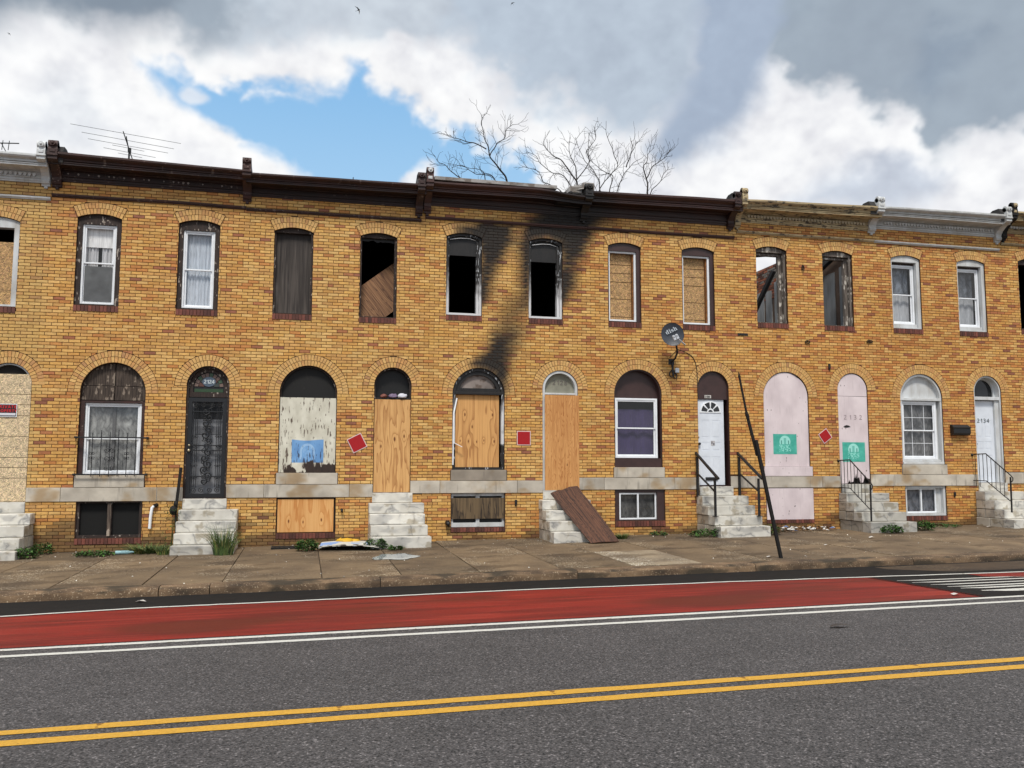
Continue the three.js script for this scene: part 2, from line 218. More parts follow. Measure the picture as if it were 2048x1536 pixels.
const T = {
  brick: tex(512, 512, 0.9, 0.9, (u, v) => { const a = tf(u, v, 20, 40, 4, 3), b = tn(u, v, 128, 256, 8); const s = 240 + (a - 0.5) * 60 + (b - 0.5) * 34; return [s, s, s]; }),
  grain: tex(512, 512, 1, 1, (u, v) => { const s = 222 + (tf(u, v, 8, 8, 5, 21) - 0.5) * 60; return [s, s, s]; }),
  dirtyWhite: tex(512, 512, 1.3, 1.3, (u, v) => { const g = tf(u, v, 5, 2, 5, 31), st = tf(u, v, 40, 3, 3, 33), k = cl((g - 0.5) * 2.2) * 0.5 + cl((st - 0.62) * 2) * 0.4; return blend([200, 203, 205], [116, 106, 92], k); }),
  vinyl: tex(256, 256, 1, 1, (u, v) => { const s = 233 + (tf(u, v, 6, 6, 4, 35) - 0.5) * 26; return [s - 3, s, s + 4]; }),
  peelBrown: tex(1024, 512, 2, 1, (u, v) => { const a = tf(u, v, 8, 6, 5, 41), b = tf(u, v, 36, 18, 4, 44), c = tf(u, v, 4, 3, 3, 49); let o = blend([66, 34, 28], [42, 24, 20], cl(a * 1.6 - 0.3)); o = blend(o, [104, 88, 80], sstep(0.70, 0.76, b * 0.8 + c * 0.25)); return o; }),
  brownMetal: tex(512, 256, 2, 1, (u, v) => { const a = tf(u, v, 6, 10, 4, 241); return blend([76, 44, 37], [52, 30, 26], cl(a * 1.8 - 0.4)); }),
  peelDark: tex(512, 512, 1, 1, (u, v) => { const a = tf(u, v, 50, 6, 4, 51), b = tf(u, v, 30, 12, 4, 54); let o = blend([58, 44, 38], [34, 25, 22], cl(a * 1.8 - 0.4)); o = blend(o, [150, 140, 130], sstep(0.68, 0.74, b)); return o; }),
  greyWood: tex(512, 512, 1, 1, (u, v) => { const a = tf(u, v, 60, 5, 4, 56), b = tf(u, v, 20, 8, 4, 58); let o = blend([120, 112, 104], [64, 55, 50], cl(a * 1.9 - 0.45)); o = blend(o, [188, 182, 172], sstep(0.62, 0.72, b)); return o; }),
  char: tex(512, 512, 1, 1, (u, v) => { const a = tf(u, v, 20, 8, 5, 61); return blend([26, 22, 21], [12, 10, 10], cl(a * 2 - 0.5)); }),
  burntWhite: tex(512, 1024, 0.8, 2, (u, v) => { const y = v * 2, a = tf(u, v, 10, 8, 5, 65), up = sstep(0.3, 1.15, y + (a - 0.5) * 1.1), fl_ = sstep(0.63, 0.7, tf(u, v, 30, 20, 4, 68)); let o = blend([208, 208, 210], [30, 27, 26], up); return blend(o, [175, 178, 182], fl_ * up); }),
  osb: tex(1024, 1024, 1.2, 1.2, (u, v) => [200, 158, 108]),
  marble: tex(1024, 1024, 1.3, 1.3, (u, v) => { const w = tf(u, v, 3, 3, 5, 81) * 1.6, t = (u + v) * 3 + w * 2.4, d = Math.abs(((t % 1) + 1) % 1 - 0.5) * 2, vein = cl(Math.pow(d, 5) * sstep(0.35, 0.65, tf(u, v, 4, 4, 3, 87)) * 0.75 + sstep(0.5, 0.75, tf(u + 0.12 * w, v, 4, 9, 4, 95)) * 0.35), g = tf(u, v, 5, 5, 5, 84), st = sstep(0.6, 0.75, tf(u, v, 7, 9, 4, 91)); let o = blend([218, 217, 211], [184, 181, 173], cl(g * 1.5 - 0.4)); o = blend(o, [96, 97, 101], vein * 0.8); return blend(o, [132, 120, 98], st * 0.5); }),
  stone: tex(1024, 512, 3, 1.5, (u, v) => { const g = tf(u, v, 10, 6, 5, 101), st = tf(u, v, 6, 4, 4, 105), dr = tf(u, v, 40, 3, 3, 108); let o = blend([196, 188, 174], [158, 150, 138], cl(g * 1.7 - 0.4)); o = blend(o, [142, 112, 74], sstep(0.56, 0.8, st) * 0.6); return blend(o, [92, 86, 80], sstep(0.6, 0.8, dr) * 0.35); }),
  asphalt: tex(2048, 2048, 2.4, 2.4, (u, v) => { const a = tn(u, v, 190, 190, 111), b = tn(u, v, 330, 330, 117), c = tf(u, v, 6, 6, 4, 119); const s = a * 0.5 + b * 0.5; let t = 66 + (s - 0.5) * 92 + (c - 0.5) * 14; if (s > 0.75) t += 30; if (s < 0.28) t -= 18; t = Math.max(t, 16); return [t * 0.965, t * 0.93, t * 0.93]; }),
  asphaltBump: tex(1024, 1024, 1.6, 1.6, (u, v) => { const a = tn(u, v, 125, 125, 121), b = tn(u, v, 250, 250, 127); return [(a * 0.6 + b * 0.4) * 255]; }, false),
  redLane: tex(1024, 1024, 6, 3, (u, v) => { const a = tf(u, v, 5, 12, 5, 131), b = tf(u, v, 6, 60, 3, 134), n = tn(u, v, 500, 500, 137), c = tf(u, v, 3, 3, 3, 139); let o = blend([138, 44, 36], [92, 29, 25], cl((a - 0.28) * 1.9)); o = blend(o, [164, 74, 62], sstep(0.55, 0.7, b) * 0.5); o = blend(o, [92, 42, 26], sstep(0.45, 0.66, c) * 0.75); const s = 1 + (n - 0.5) * 0.16; return [o[0] * s, o[1] * s, o[2] * s]; }),
  paint: tex(512, 512, 1.5, 1.5, (u, v) => { const a = tn(u, v, 120, 120, 141), b = tf(u, v, 20, 20, 3, 144); const s = 225 + (a - 0.5) * 30; return b > 0.8 ? [150, 140, 120] : [s, s, s]; }),
  concrete: tex(1024, 1024, 2.2, 2.2, (u, v) => { const a = tf(u, v, 5, 5, 5, 151), b = tn(u, v, 128, 128, 154), e = sstep(0.5, 0.64, tf(u, v, 3, 3, 3, 157)); let t = blend([146, 128, 104], [112, 96, 78], cl(a * 1.8 - 0.4)); const k = b > 0.72 ? 1 : 0, d = b < 0.26 ? 1 : 0; t = blend(t, [214, 206, 190], k * (0.1 + 0.85 * e)); t = blend(t, [70, 58, 44], d * (0.15 + 0.6 * e)); return blend(t, [84, 68, 50], sstep(0.56, 0.72, tf(u, v, 4, 7, 4, 159)) * 0.55); }),
  concreteBump: tex(512, 512, 1.1, 1.1, (u, v) => [(tn(u, v, 95, 95, 161) * 0.5 + tf(u, v, 6, 6, 3, 164) * 0.5) * 255], false),
  kerb: tex(1024, 512, 2, 1, (u, v) => { const a = tf(u, v, 8, 6, 5, 171), b = tn(u, v, 160, 80, 174), m = tf(u, v, 5, 4, 4, 177); let t = blend([122, 100, 76], [64, 50, 36], cl(a * 2 - 0.5)); t = blend(t, [190, 176, 152], b > 0.82 ? 0.6 : 0); t = blend(t, [44, 38, 27], sstep(0.46, 0.64, m) * 0.75); return t; }),
  plastic: tex(512, 512, 1.1, 1.1, (u, v) => { const a = tf(u + 0.15 * tf(u, v, 4, 4, 3, 182), v, 12, 6, 5, 181), s = 104 + Math.pow(Math.abs(a - 0.5) * 2, 0.7) * 130 + (tf(u, v, 3, 3, 3, 187) - 0.5) * 60; return [s, s * 1.0, s * 0.99]; }),
  cloth: tex(256, 256, 0.6, 0.6, (u, v) => { const s = 222 + (tf(u, v, 30, 4, 4, 191) - 0.5) * 60; return [s, s, s]; }),
  mesh: tex(256, 256, 0.12, 0.12, (u, v) => { const a = Math.min(Math.abs((u * 8) % 1 - 0.5), Math.abs((v * 8) % 1 - 0.5)); const s = a > 0.36 ? 70 : 26; return [s, s, s]; }),
  pink: tex(512, 1024, 1.3, 2.6, (u, v) => { const a = tf(u, v, 4, 6, 5, 201), b = tf(u, v, 60, 8, 4, 204), s = tf(u, v, 26, 26, 3, 207); let o = blend([220, 207, 209], [196, 182, 185], cl(a * 1.8 - 0.4)); o = blend(o, [168, 156, 156], sstep(0.62, 0.78, b) * 0.22); return blend(o, [90, 80, 76], sstep(0.82, 0.85, s)); }),
  weather: tex(512, 1024, 1.3, 2.6, (u, v) => { const a = tf(u, v, 40, 4, 4, 211), b = tf(u, v, 4, 5, 4, 214); let o = blend([82, 75, 70], [38, 33, 31], cl(a * 1.7 - 0.35)); const y = v * 2.6; o = blend(o, [28, 24, 23], sstep(1.3, 1.9, y)); return blend(o, [128, 124, 120], sstep(0.55, 0.75, b * 0.6 + a * 0.4) * sstep(1.2, 0.2, y) * 0.7); }),
  tin: tex(512, 512, 1.4, 1.4, (u, v) => { const a = tf(u, v, 5, 4, 5, 221), b = tf(u, v, 9, 9, 4, 224), c = 150 + (a - 0.5) * 90; let o = [c * 1.02, c * 0.99, c * 0.96]; return blend(o, [96, 84, 74], sstep(0.52, 0.68, b) * 0.7); }),
  cream: tex(1024, 512, 2, 1, (u, v) => { const a = tf(u, v, 6, 5, 5, 231), b = tf(u, v, 12, 22, 5, 234), s = tf(u, v, 50, 9, 3, 238); let o = blend([198, 180, 142], [150, 132, 102], cl(a * 1.7 - 0.3)); return blend(o, [62, 57, 52], cl(sstep(0.52, 0.64, b * 0.75 + s * 0.25) * 0.85)); }),
};
{ // strands of the oriented board
  const t = T.osb, d = t.image.data, W = 1024, r = rng(5);
  for (let i = 0; i < W * W; i++) { d[i * 4] = 190; d[i * 4 + 1] = 148; d[i * 4 + 2] = 100; }
  for (let k = 0; k < 26000; k++) { const cx = r() * W, cy = r() * W, a = (r() - 0.5) * 2.6, L = 8 + r() * 24, w = 1.6 + r() * 3.6, s = 0.64 + r() * 0.52, q = r() < 0.12 ? 0.72 : 1, c = [204 * s * q, (160 + r() * 14) * s * q, (108 + r() * 16) * s * q], ca = Math.cos(a), sa = Math.sin(a);
    for (let l = -L; l < L; l += 0.7) for (let e = -w; e < w; e += 0.7) { const x = ((fl(cx + l * ca - e * sa) % W) + W) % W, y = ((fl(cy + l * sa + e * ca) % W) + W) % W, o = (y * W + x) * 4, k2 = e < -w + 1.2 ? 0.72 : 1; d[o] = cl(c[0] * k2, 0, 255); d[o + 1] = cl(c[1] * k2, 0, 255); d[o + 2] = cl(c[2] * k2, 0, 255); } }
}
{ const s = T.osb.image.data, d = new Uint8Array(s.length); for (let i = 0; i < s.length; i += 4) { const g = (s[i] + s[i + 1] + s[i + 2]) / 3; d[i] = cl(s[i] * 0.72 + g * 0.28 + 34, 0, 255); d[i + 1] = cl(s[i + 1] * 0.72 + g * 0.28 + 36, 0, 255); d[i + 2] = cl(s[i + 2] * 0.72 + g * 0.28 + 34, 0, 255); d[i + 3] = 255; } const t = new THREE.DataTexture(d, 1024, 1024, THREE.RGBAFormat); t.wrapS = t.wrapT = THREE.RepeatWrapping; t.magFilter = t.minFilter = THREE.LinearFilter; t.colorSpace = THREE.SRGBColorSpace; t.repeat.copy(T.osb.repeat); t.needsUpdate = true; T.osbPale = t; }
// painted boards with flaking or stencilled print (flat print on the board)
function canvasTex(w, h, sx, sy, draw) { const c = document.createElement('canvas'); c.width = w; c.height = h; const g = c.getContext('2d'); draw(g, w, h); const t = new THREE.CanvasTexture(c); t.colorSpace = THREE.SRGBColorSpace; t.wrapS = t.wrapT = THREE.RepeatWrapping; t.magFilter = THREE.LinearFilter; t.repeat.set(1 / sx, 1 / sy); return t; }
T.peelWhite = tex(512, 1024, 1.16, 1.53, (u, v) => { // origin at the board's lower left corner
  const a = tf(u, v, 52, 13, 4, 301), b = tf(u, v, 10, 7, 4, 304), w = tf(u, v, 9, 6, 4, 307), y = v * 1.53, x = u * 1.16;
  let o = blend([214, 211, 196], [188, 184, 168], cl(b * 1.7 - 0.4));
  o = blend(o, [96, 84, 74], sstep(0.66, 0.73, a + (b - 0.5) * 0.25));
  if (x > 0.25 && x < 0.88 && y > 0.2 && y < 0.66 + 0.012 * Math.sin(x * 9)) { // pale blue stencil square with an arch-shaped emblem
    let c = blend([112, 160, 210], [90, 138, 192], cl(b * 1.6 - 0.3));
    const ex = (x - 0.56) / 0.15, ey = (y - 0.42) / 0.17, arch = ey > -0.2 ? Math.hypot(ex, ey) : Math.abs(ex) + 0;
    if (ey > -0.9 && ey < 1 && Math.abs(arch - 0.86) < 0.14) c = blend(c, [176, 204, 230], 0.55);
    if (Math.abs(ex) < 0.6 && ey > -0.9 && ey < 0.6) c = blend(c, [150, 186, 222], 0.45 * sstep(0.45, 0.6, tf(u, v, 50, 40, 2, 320)));
    c = blend(c, [50, 62, 86], sstep(0.6, 0.7, a + (0.36 - y) * 0.5) * 0.8); o = blend(o, c, 0.95);
  }
  const bare = sstep(0.0, 0.05, 0.20 - y + (w - 0.62) * 0.55) * sstep(0.06, 0.1, x + (w - 0.5) * 0.3) * (y < 0.26 ? 1 : 0);
  return blend(o, blend([62, 46, 38], [34, 26, 23], a), bare);
});
const greenTex = seed => tex(256, 256, 0.6, 0.47, (u, v) => { // sea-green stencil with a pale emblem
  const n = tf(u, v, 6, 6, 4, seed); let c = blend([82, 178, 160], [54, 152, 136], cl(n * 1.6 - 0.3)); const x = (u - 0.5) * 0.6, y = (v - 0.55) * 0.47; const d = Math.hypot(x / 0.14, (y - 0.03) / 0.14);
  if (d < 1 && y > -0.03) { c = blend(c, [164, 222, 212], 0.85); if (Math.abs(x) < 0.03 && y < 0.115) c = blend(c, [60, 150, 136], (fl(y * 90) & 1) ? 0.8 : 0.25); if (Math.abs(Math.abs(x) - 0.09) < 0.016 && y < 0.06) c = blend(c, [50, 120, 112], 0.7); }
  if (y < -0.04 && y > -0.2 && Math.abs(x) < 0.15) { const q = tf(u, v, 26, 22, 2, seed + 5); c = blend(c, [150, 214, 203], sstep(0.48, 0.62, q) * 0.8); }
  return c;
});
const M = {
  brick: mat({ map: T.brick, roughness: 0.72 }), mortar: mat({ color: col(74, 46, 24), roughness: 0.95, map: T.grain }),
  peelBrown: mat({ map: T.peelBrown, roughness: 0.6 }), brownMetal: mat({ map: T.brownMetal, roughness: 0.5 }), peelDark: mat({ map: T.peelDark, roughness: 0.8 }), greyWood: mat({ map: T.greyWood }), char: mat({ map: T.char, roughness: 0.55 }), burntWhite: mat({ map: T.burntWhite, roughness: 0.6 }),
  white: mat({ map: T.dirtyWhite, roughness: 0.6 }), vinyl: mat({ map: T.vinyl, roughness: 0.35 }), cream: mat({ map: T.cream }), wrap: mat({ color: col(68, 46, 44), roughness: 0.45, map: T.grain }), osb: mat({ map: T.osb, color: col(250, 244, 240), roughness: 0.8 }), osbPale: mat({ map: T.osbPale, roughness: 0.8 }),
  marble: mat({ map: T.marble, roughness: 0.5 }), stone: mat({ map: T.stone, roughness: 0.8 }), sootStone: mat({ map: T.stone, color: col(205, 200, 196), roughness: 0.85 }),
  asphalt: mat({ map: T.asphalt, bumpMap: T.asphaltBump, bumpScale: 0.004, roughness: 0.82 }), red: new THREE.MeshPhysicalMaterial({ map: T.redLane, bumpMap: T.asphaltBump, bumpScale: 0.0015, roughness: 0.62, specularIntensity: 0.5, color: col(236, 200, 188), vertexColors: true, side: THREE.DoubleSide }), gutter: new THREE.MeshPhysicalMaterial({ color: col(34, 32, 31), map: T.grain, roughness: 0.9, specularIntensity: 0.35, vertexColors: true, side: THREE.DoubleSide }), lane: mat({ map: T.paint, color: col(222, 220, 212), roughness: 0.7 }), yellow: mat({ map: T.paint, color: col(216, 164, 52), roughness: 0.7 }),
  concrete: mat({ color: col(206, 202, 195), map: T.concrete, bumpMap: T.concreteBump, bumpScale: 0.004, roughness: 0.85 }), bedding: mat({ color: col(62, 50, 38), map: T.grain }), kerb: mat({ map: T.kerb, bumpMap: T.concreteBump, bumpScale: 0.005, roughness: 0.85 }), newConcrete: mat({ map: T.concrete, color: col(255, 255, 252), roughness: 0.85 }),
  glass: new THREE.MeshPhysicalMaterial({ color: 0xffffff, transmission: 1, thickness: 0, roughness: 0.03, ior: 1.5, vertexColors: true, side: THREE.DoubleSide }), darkGlass: mat({ color: col(24, 27, 30), roughness: 0.06 }),
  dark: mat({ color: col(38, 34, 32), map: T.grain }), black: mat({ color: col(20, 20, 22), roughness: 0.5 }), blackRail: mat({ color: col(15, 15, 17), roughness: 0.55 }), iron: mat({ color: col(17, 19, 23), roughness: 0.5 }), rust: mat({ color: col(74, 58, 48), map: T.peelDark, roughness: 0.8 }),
  plastic: mat({ map: T.plastic, roughness: 0.35 }), cloth: mat({ map: T.cloth }), plaster: mat({ color: col(196, 194, 192), map: T.dirtyWhite }), tin: mat({ map: T.tin, roughness: 0.45, metalness: 0.2 }), roofing: mat({ color: col(52, 50, 50), map: T.grain }), weather: mat({ map: T.weather }), pink: mat({ map: T.pink, roughness: 0.7 }), mesh: mat({ map: T.mesh, color: col(120, 118, 116), roughness: 0.9 }), peelWhite: mat({ map: T.peelWhite }),
  door: mat({ color: col(236, 239, 244), map: T.vinyl, roughness: 0.45 }), transom: mat({ color: col(150, 148, 132), map: T.grain }), redSign: mat({ color: col(158, 0, 14), roughness: 0.75 }), signWhite: mat({ color: col(214, 190, 190), roughness: 0.5 }), bark: mat({ color: col(50, 44, 42), roughness: 0.9 }), leaf: mat({ color: 0xffffff, roughness: 0.7 }), plain: mat({ roughness: 0.6 }),
  ply1: mat({ map: plyTex(401, { lines: 8, warp: 0.6, knots: [[0.42, 1.1, 0.07], [0.62, 1.16, 0.05], [0.14, 0.95, 0.05]] }) }), ply2: mat({ map: plyTex(433, { lines: 22, warp: 0.8, fine: 0.7, dark: [160, 100, 50], light: [202, 150, 92], knots: [[0.5, 0.55, 0.04]] }) }), ply3: mat({ map: plyTex(467, { lines: 5, warp: 0.3, light: [208, 158, 98], knots: [[0.2, 1.12, 0.055], [0.8, 1.12, 0.055], [0.36, 0.86, 0.05], [0.1, 0.56, 0.04], [0.28, 0.55, 0.04], [0.46, 0.54, 0.04], [0.62, 0.57, 0.04], [0.84, 0.55, 0.05]] }) }), ply4: mat({ map: plyTex(491, { lines: 6, warp: 0.4, light: [214, 164, 104], dark: [186, 122, 62], knots: [[0.22, 0.22, 0.05], [0.5, 0.2, 0.04], [0.86, 0.24, 0.05]] }) }),
  plyDark: mat({ map: plyTex(511, { lines: 24, warp: 0.9, fine: 1.1, light: [94, 62, 46], dark: [30, 20, 17] }) }), plyGrey: mat({ map: plyTex(541, { lines: 6, warp: 0.8, fine: 0.8, light: [104, 86, 62], dark: [40, 31, 24] }) }), plyBurn: mat({ map: plyTex(571, { lines: 18, warp: 0.5, fine: 0.8, light: [150, 112, 80], dark: [70, 46, 34] }) }),
  green1: mat({ map: greenTex(601) }), green2: mat({ map: greenTex(631) }),
};
// ---------------------------------------------------------------- the ground: street, kerb, pavement
const ZK = 5.25;
const base = X => { const x = X - 10, k = 60; return -0.075 + 0.126 + 0.0126 * (Math.abs(x) < k ? x : Math.sign(x) * (k + 30 * (1 - Math.exp(-(Math.abs(x) - k) / 30)))); };
const walkY = (X, Z) => base(X) - 0.015 * Z;
const roadY = (X, Z) => base(X) - 0.015 * ZK - 0.125 + (Z < 13 ? 0.018 * (Z - ZK) : 0.018 * (13 - ZK) - 0.018 * (Z - 13));
function sheet(b, xs, zs, yf, tone) { for (let i = 0; i < xs.length - 1; i++) for (let j = 0; j < zs.length - 1; j++) { const q = [[xs[i], zs[j + 1]], [xs[i + 1], zs[j + 1]], [xs[i + 1], zs[j]], [xs[i], zs[j]]]; b.face(q.map(([x, z]) => [x, yf(x, z), z]), tone && q.map(([x, z]) => tone(x, z))); } }
const range = (a, b, s) => { const o = []; const n = Math.max(1, Math.round((b - a) / s)); for (let i = 0; i <= n; i++) o.push(a + (b - a) * i / n); return o; };
const farX = (a, b, s) => [-1600, -400, -150, -60, ...range(a, b, s), 60, 120, 300, 900, 1600].filter((x, i, arr) => i === 0 || x > arr[i - 1]);
make('ground', mat({ color: col(84, 78, 62), map: T.grain, roughness: 1 }), scene, b => sheet(b, [-1600, -600, -200, -60, -20, 10, 40, 80, 200, 600, 1600], [-1600, -400, -100, -30, -9.6, 0, 28, 80, 300, 1600], (x, z) => base(x) - 0.42), STRUCT);
const tone = (x, z) => { const a = fbm3(x * 0.35, 3.3, z * 0.6, 4), w = Math.exp(-Math.pow((z - 10.3) / 0.35, 2)) * 0.05 + Math.exp(-Math.pow((z - 11.6) / 0.3, 2)) * 0.05; const s = 0.86 + a * 0.3 + w; return [s * 1.0, s * 0.985, s * 0.98]; };
make('road', M.asphalt, scene, b => sheet(b, farX(-8, 40, 0.6), range(ZK - 0.1, 21.2, 0.35), roadY, tone), STRUCT);
function strip(name, m, x0, x1, zA, zB, lift, step = 0.12) { return make(name, m, scene, b => { const xs = range(x0, x1, step); for (let i = 0; i < xs.length - 1; i++) { const A = xs[i], B = xs[i + 1]; if (zB(A) - zA(A) < 0.004 && zB(B) - zA(B) < 0.004) continue; const q = [[A, Math.max(zB(A), zA(A))], [B, Math.max(zB(B), zA(B))], [B, zA(B)], [A, zA(A)]]; b.face(q.map(([x, z]) => [x, roadY(x, z) + lift, z])); } }, STRUCT); }
const wob = (x, s, a) => (noise3(x * 1.7, s, 0.5) - 0.5) * a + (noise3(x * 9, s + 4, 0.5) - 0.5) * a * 0.5 + (noise3(x * 37, s + 8, 0.5) - 0.5) * a * 0.35;
const whiteZ = x => 6.42 + (x > 5 && x < 10.5 ? -0.12 * Math.sin((x - 5) / 5.5 * Math.PI) : 0) + (x > 11 ? (x - 11) * 0.075 : x < 3.4 ? (3.4 - x) * 0.12 : 0) + wob(x, 11, 0.05);
strip('road', M.gutter, -8, 40, x => ZK - 0.02, x => Math.max(whiteZ(x) + 0.02, 6.3), 0.004); // dark resurfaced strip along the kerb
strip('road', mat({ color: col(128, 116, 100), map: T.concrete, roughness: 0.85 }), 14.35, 40, x => ZK + 0.12 + Math.max(0, 15.2 - x) * 0.05, x => x < 15.0 ? mix(5.75, 6.35, (x - 14.35) / 0.65) : 6.4 + (x - 15) * 0.03, 0.006); // pale concrete gutter
strip('road', M.gutter, 13.3, 40, x => whiteZ(x), x => 8.96, 0.004);
const redEnd = z => 13.42 + (z - 6.8) * 0.05;
strip('bus_lane', M.red, -8, 13.4, x => whiteZ(x) + 0.05, x => 8.93 + wob(x, 5, 0.03), 0.004);
strip('bus_lane', M.red, 14.95, 40, x => whiteZ(x) + 0.05, x => whiteZ(x) + 0.05 + Math.min(0.35 + (x - 14.95) * 0.5, 0.6), 0.008);
const mark = (m, x0, x1, zA, zB, lift = 0.004) => strip('lane_marking', m, x0, x1, zA, zB, lift);
mark(M.lane, -8, 40, whiteZ, x => whiteZ(x) + 0.085, 0.012);
mark(M.lane, -8, 40, x => 8.99 + wob(x, 21, 0.02), x => 9.10 + wob(x, 22, 0.02));
mark(M.lane, -8, 40, x => 9.34 + wob(x, 23, 0.02), x => 9.45 + wob(x, 24, 0.02));
mark(M.yellow, -8, 40, x => 12.09 + wob(x, 31, 0.02), x => 12.21 + wob(x, 32, 0.02));
mark(M.yellow, -8, 40, x => 12.34 + wob(x, 33, 0.02), x => 12.46 + wob(x, 34, 0.02));
for (const [x0, z0, w, k] of [[13.45, 7.16, 0.07, .18], [13.5, 7.42, 0.08, .12], [13.56, 7.72, 0.075, .06], [13.62, 7.97, 0.09, 0.05], [13.66, 8.17, 0.10, 0.02], [13.74, 8.44, 0.19, -0.01]]) // long painted letters beginning at the crossing
  mark(M.lane, x0, 19, x => z0 + (x - x0) * k * 0.3, x => z0 + (x - x0) * k * 0.3 + w * cl((x - x0) / 0.3, 0.25, 1), 0.008);
// far kerb and pavement, behind the camera
make('pavement', M.concrete, scene, b => { sheet(b, farX(-8, 40, 3), [21.2, 26], (x, z) => roadY(x, 21.2) + 0.13, null); sheet(b, [-1600, -400, -150, -60, -4.2], [0, 2, ZK - 0.3], walkY); sheet(b, [29, 60, 120, 300, 900, 1600], [0, 2, ZK - 0.3], walkY); }, STRUCT);
make('kerb', M.kerb, scene, b => { const xs = farX(-8, 40, 3); for (let i = 0; i < xs.length - 1; i++) { const A = xs[i], B = xs[i + 1]; b.face([[B, roadY(B, 21.2) - 0.05, 21.2], [A, roadY(A, 21.2) - 0.05, 21.2], [A, roadY(A, 21.2) + 0.13, 21.2], [B, roadY(B, 21.2) + 0.13, 21.2]]); } }, STRUCT);
// near pavement of single slabs on a bed of earth
{
  const walk = make('pavement', M.bedding, scene, b => sheet(b, range(-4.3, 29.2, 1.5), [-0.2, 2.5, ZK - 0.2], (x, z) => walkY(x, z) - 0.03), STRUCT), r = rng(12);
  const jx = [-4.2, -3, -1.85, -0.65, 0.55, 1.75, 2.95, 4.03, 5.43, 6.6, 7.8, 9.1, 10.3, 11.5, 12.75, 13.9, 15.1, 16.3, 17.55, 18.8, 20, 21.2, 22.4, 23.6, 24.8, 26, 27.2, 28.4, 29.1], jz = [0.02, 1.45, 2.9, ZK - 0.31];
  for (let i = 0; i < jx.length - 1; i++) for (let j = 0; j < 3; j++) {
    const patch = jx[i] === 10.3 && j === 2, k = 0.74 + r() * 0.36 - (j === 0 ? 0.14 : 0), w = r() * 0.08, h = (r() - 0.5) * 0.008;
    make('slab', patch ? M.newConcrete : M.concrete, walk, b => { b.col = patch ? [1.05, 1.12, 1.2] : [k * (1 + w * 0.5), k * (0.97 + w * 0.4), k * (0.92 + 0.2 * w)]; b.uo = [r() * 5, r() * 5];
      const x0 = jx[i] + 0.007, x1 = jx[i + 1] - 0.007, z0 = jz[j] + 0.006, z1 = jz[j + 1] - 0.006, c = 0.006, e = 0.02, xs = [x0, x0 + c, x1 - c, x1], zs = [z0, z0 + c, z1 - c, z1], n = 4;
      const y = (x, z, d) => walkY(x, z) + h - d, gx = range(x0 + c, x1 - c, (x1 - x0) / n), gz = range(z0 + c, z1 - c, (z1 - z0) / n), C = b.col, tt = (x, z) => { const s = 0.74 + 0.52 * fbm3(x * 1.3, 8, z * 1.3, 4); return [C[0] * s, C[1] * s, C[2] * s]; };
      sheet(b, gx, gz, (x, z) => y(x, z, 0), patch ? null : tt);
      for (const [p, q] of [[[x0, z1], [x1, z1]], [[x1, z1], [x1, z0]], [[x1, z0], [x0, z0]], [[x0, z0], [x0, z1]]]) { const ins = ([x, z]) => [cl(x, x0 + c, x1 - c), cl(z, z0 + c, z1 - c)], P = ins(p), Q = ins(q); b.face([[p[0], y(...p, 0.004), p[1]], [q[0], y(...q, 0.004), q[1]], [Q[0], y(...Q, 0), Q[1]], [P[0], y(...P, 0), P[1]]]); b.face([[p[0], y(...p, e), p[1]], [q[0], y(...q, e), q[1]], [q[0], y(...q, 0.004), q[1]], [p[0], y(...p, 0.004), p[1]]]); } });
  }
  const kerb = make('kerb', M.kerb, scene, b => { for (const [A, B] of [[-1600, -400], [-400, -60], [-60, -6], [29.4, 60], [60, 400], [400, 1600]]) { b.face([[A, roadY(A, ZK) - 0.05, ZK], [B, roadY(B, ZK) - 0.05, ZK], [B, walkY(B, ZK), ZK], [A, walkY(A, ZK), ZK]]); b.face([[A, walkY(A, ZK), ZK], [B, walkY(B, ZK), ZK], [B, walkY(B, ZK - 0.3), ZK - 0.3], [A, walkY(A, ZK - 0.3), ZK - 0.3]]); } }, STRUCT);
  const kj = [-6, -2.7, 0.3, 3.22, 3.89, 6.26, 9.27, 12.28, 15.22, 18.2, 21.2, 24.2, 27, 29.4];
  for (let i = 0; i < kj.length - 1; i++) make('kerb_stone', M.kerb, kerb, b => {
    const k = 0.82 + r() * 0.34; b.col = [k, k * 0.97, k * 0.94]; b.uo = [r() * 4, r() * 4]; const xs = range(kj[i] + 0.006, kj[i + 1] - 0.006, 0.35), sd = r() * 9;
    const prof = [[ZK - 0.295, -0.2], [ZK - 0.295, 0.005], [ZK - 0.07, 0.002], [ZK - 0.03, -0.008], [ZK - 0.006, -0.03], [ZK, -0.06], [ZK + 0.012, -0.22]].reverse();
    b.sweepX(prof, xs, (x, y) => walkY(x, ZK) + y + (y > -0.05 ? (noise3(x * 2.4, sd, 1) - 0.5) * 0.022 : 0));
  });
}

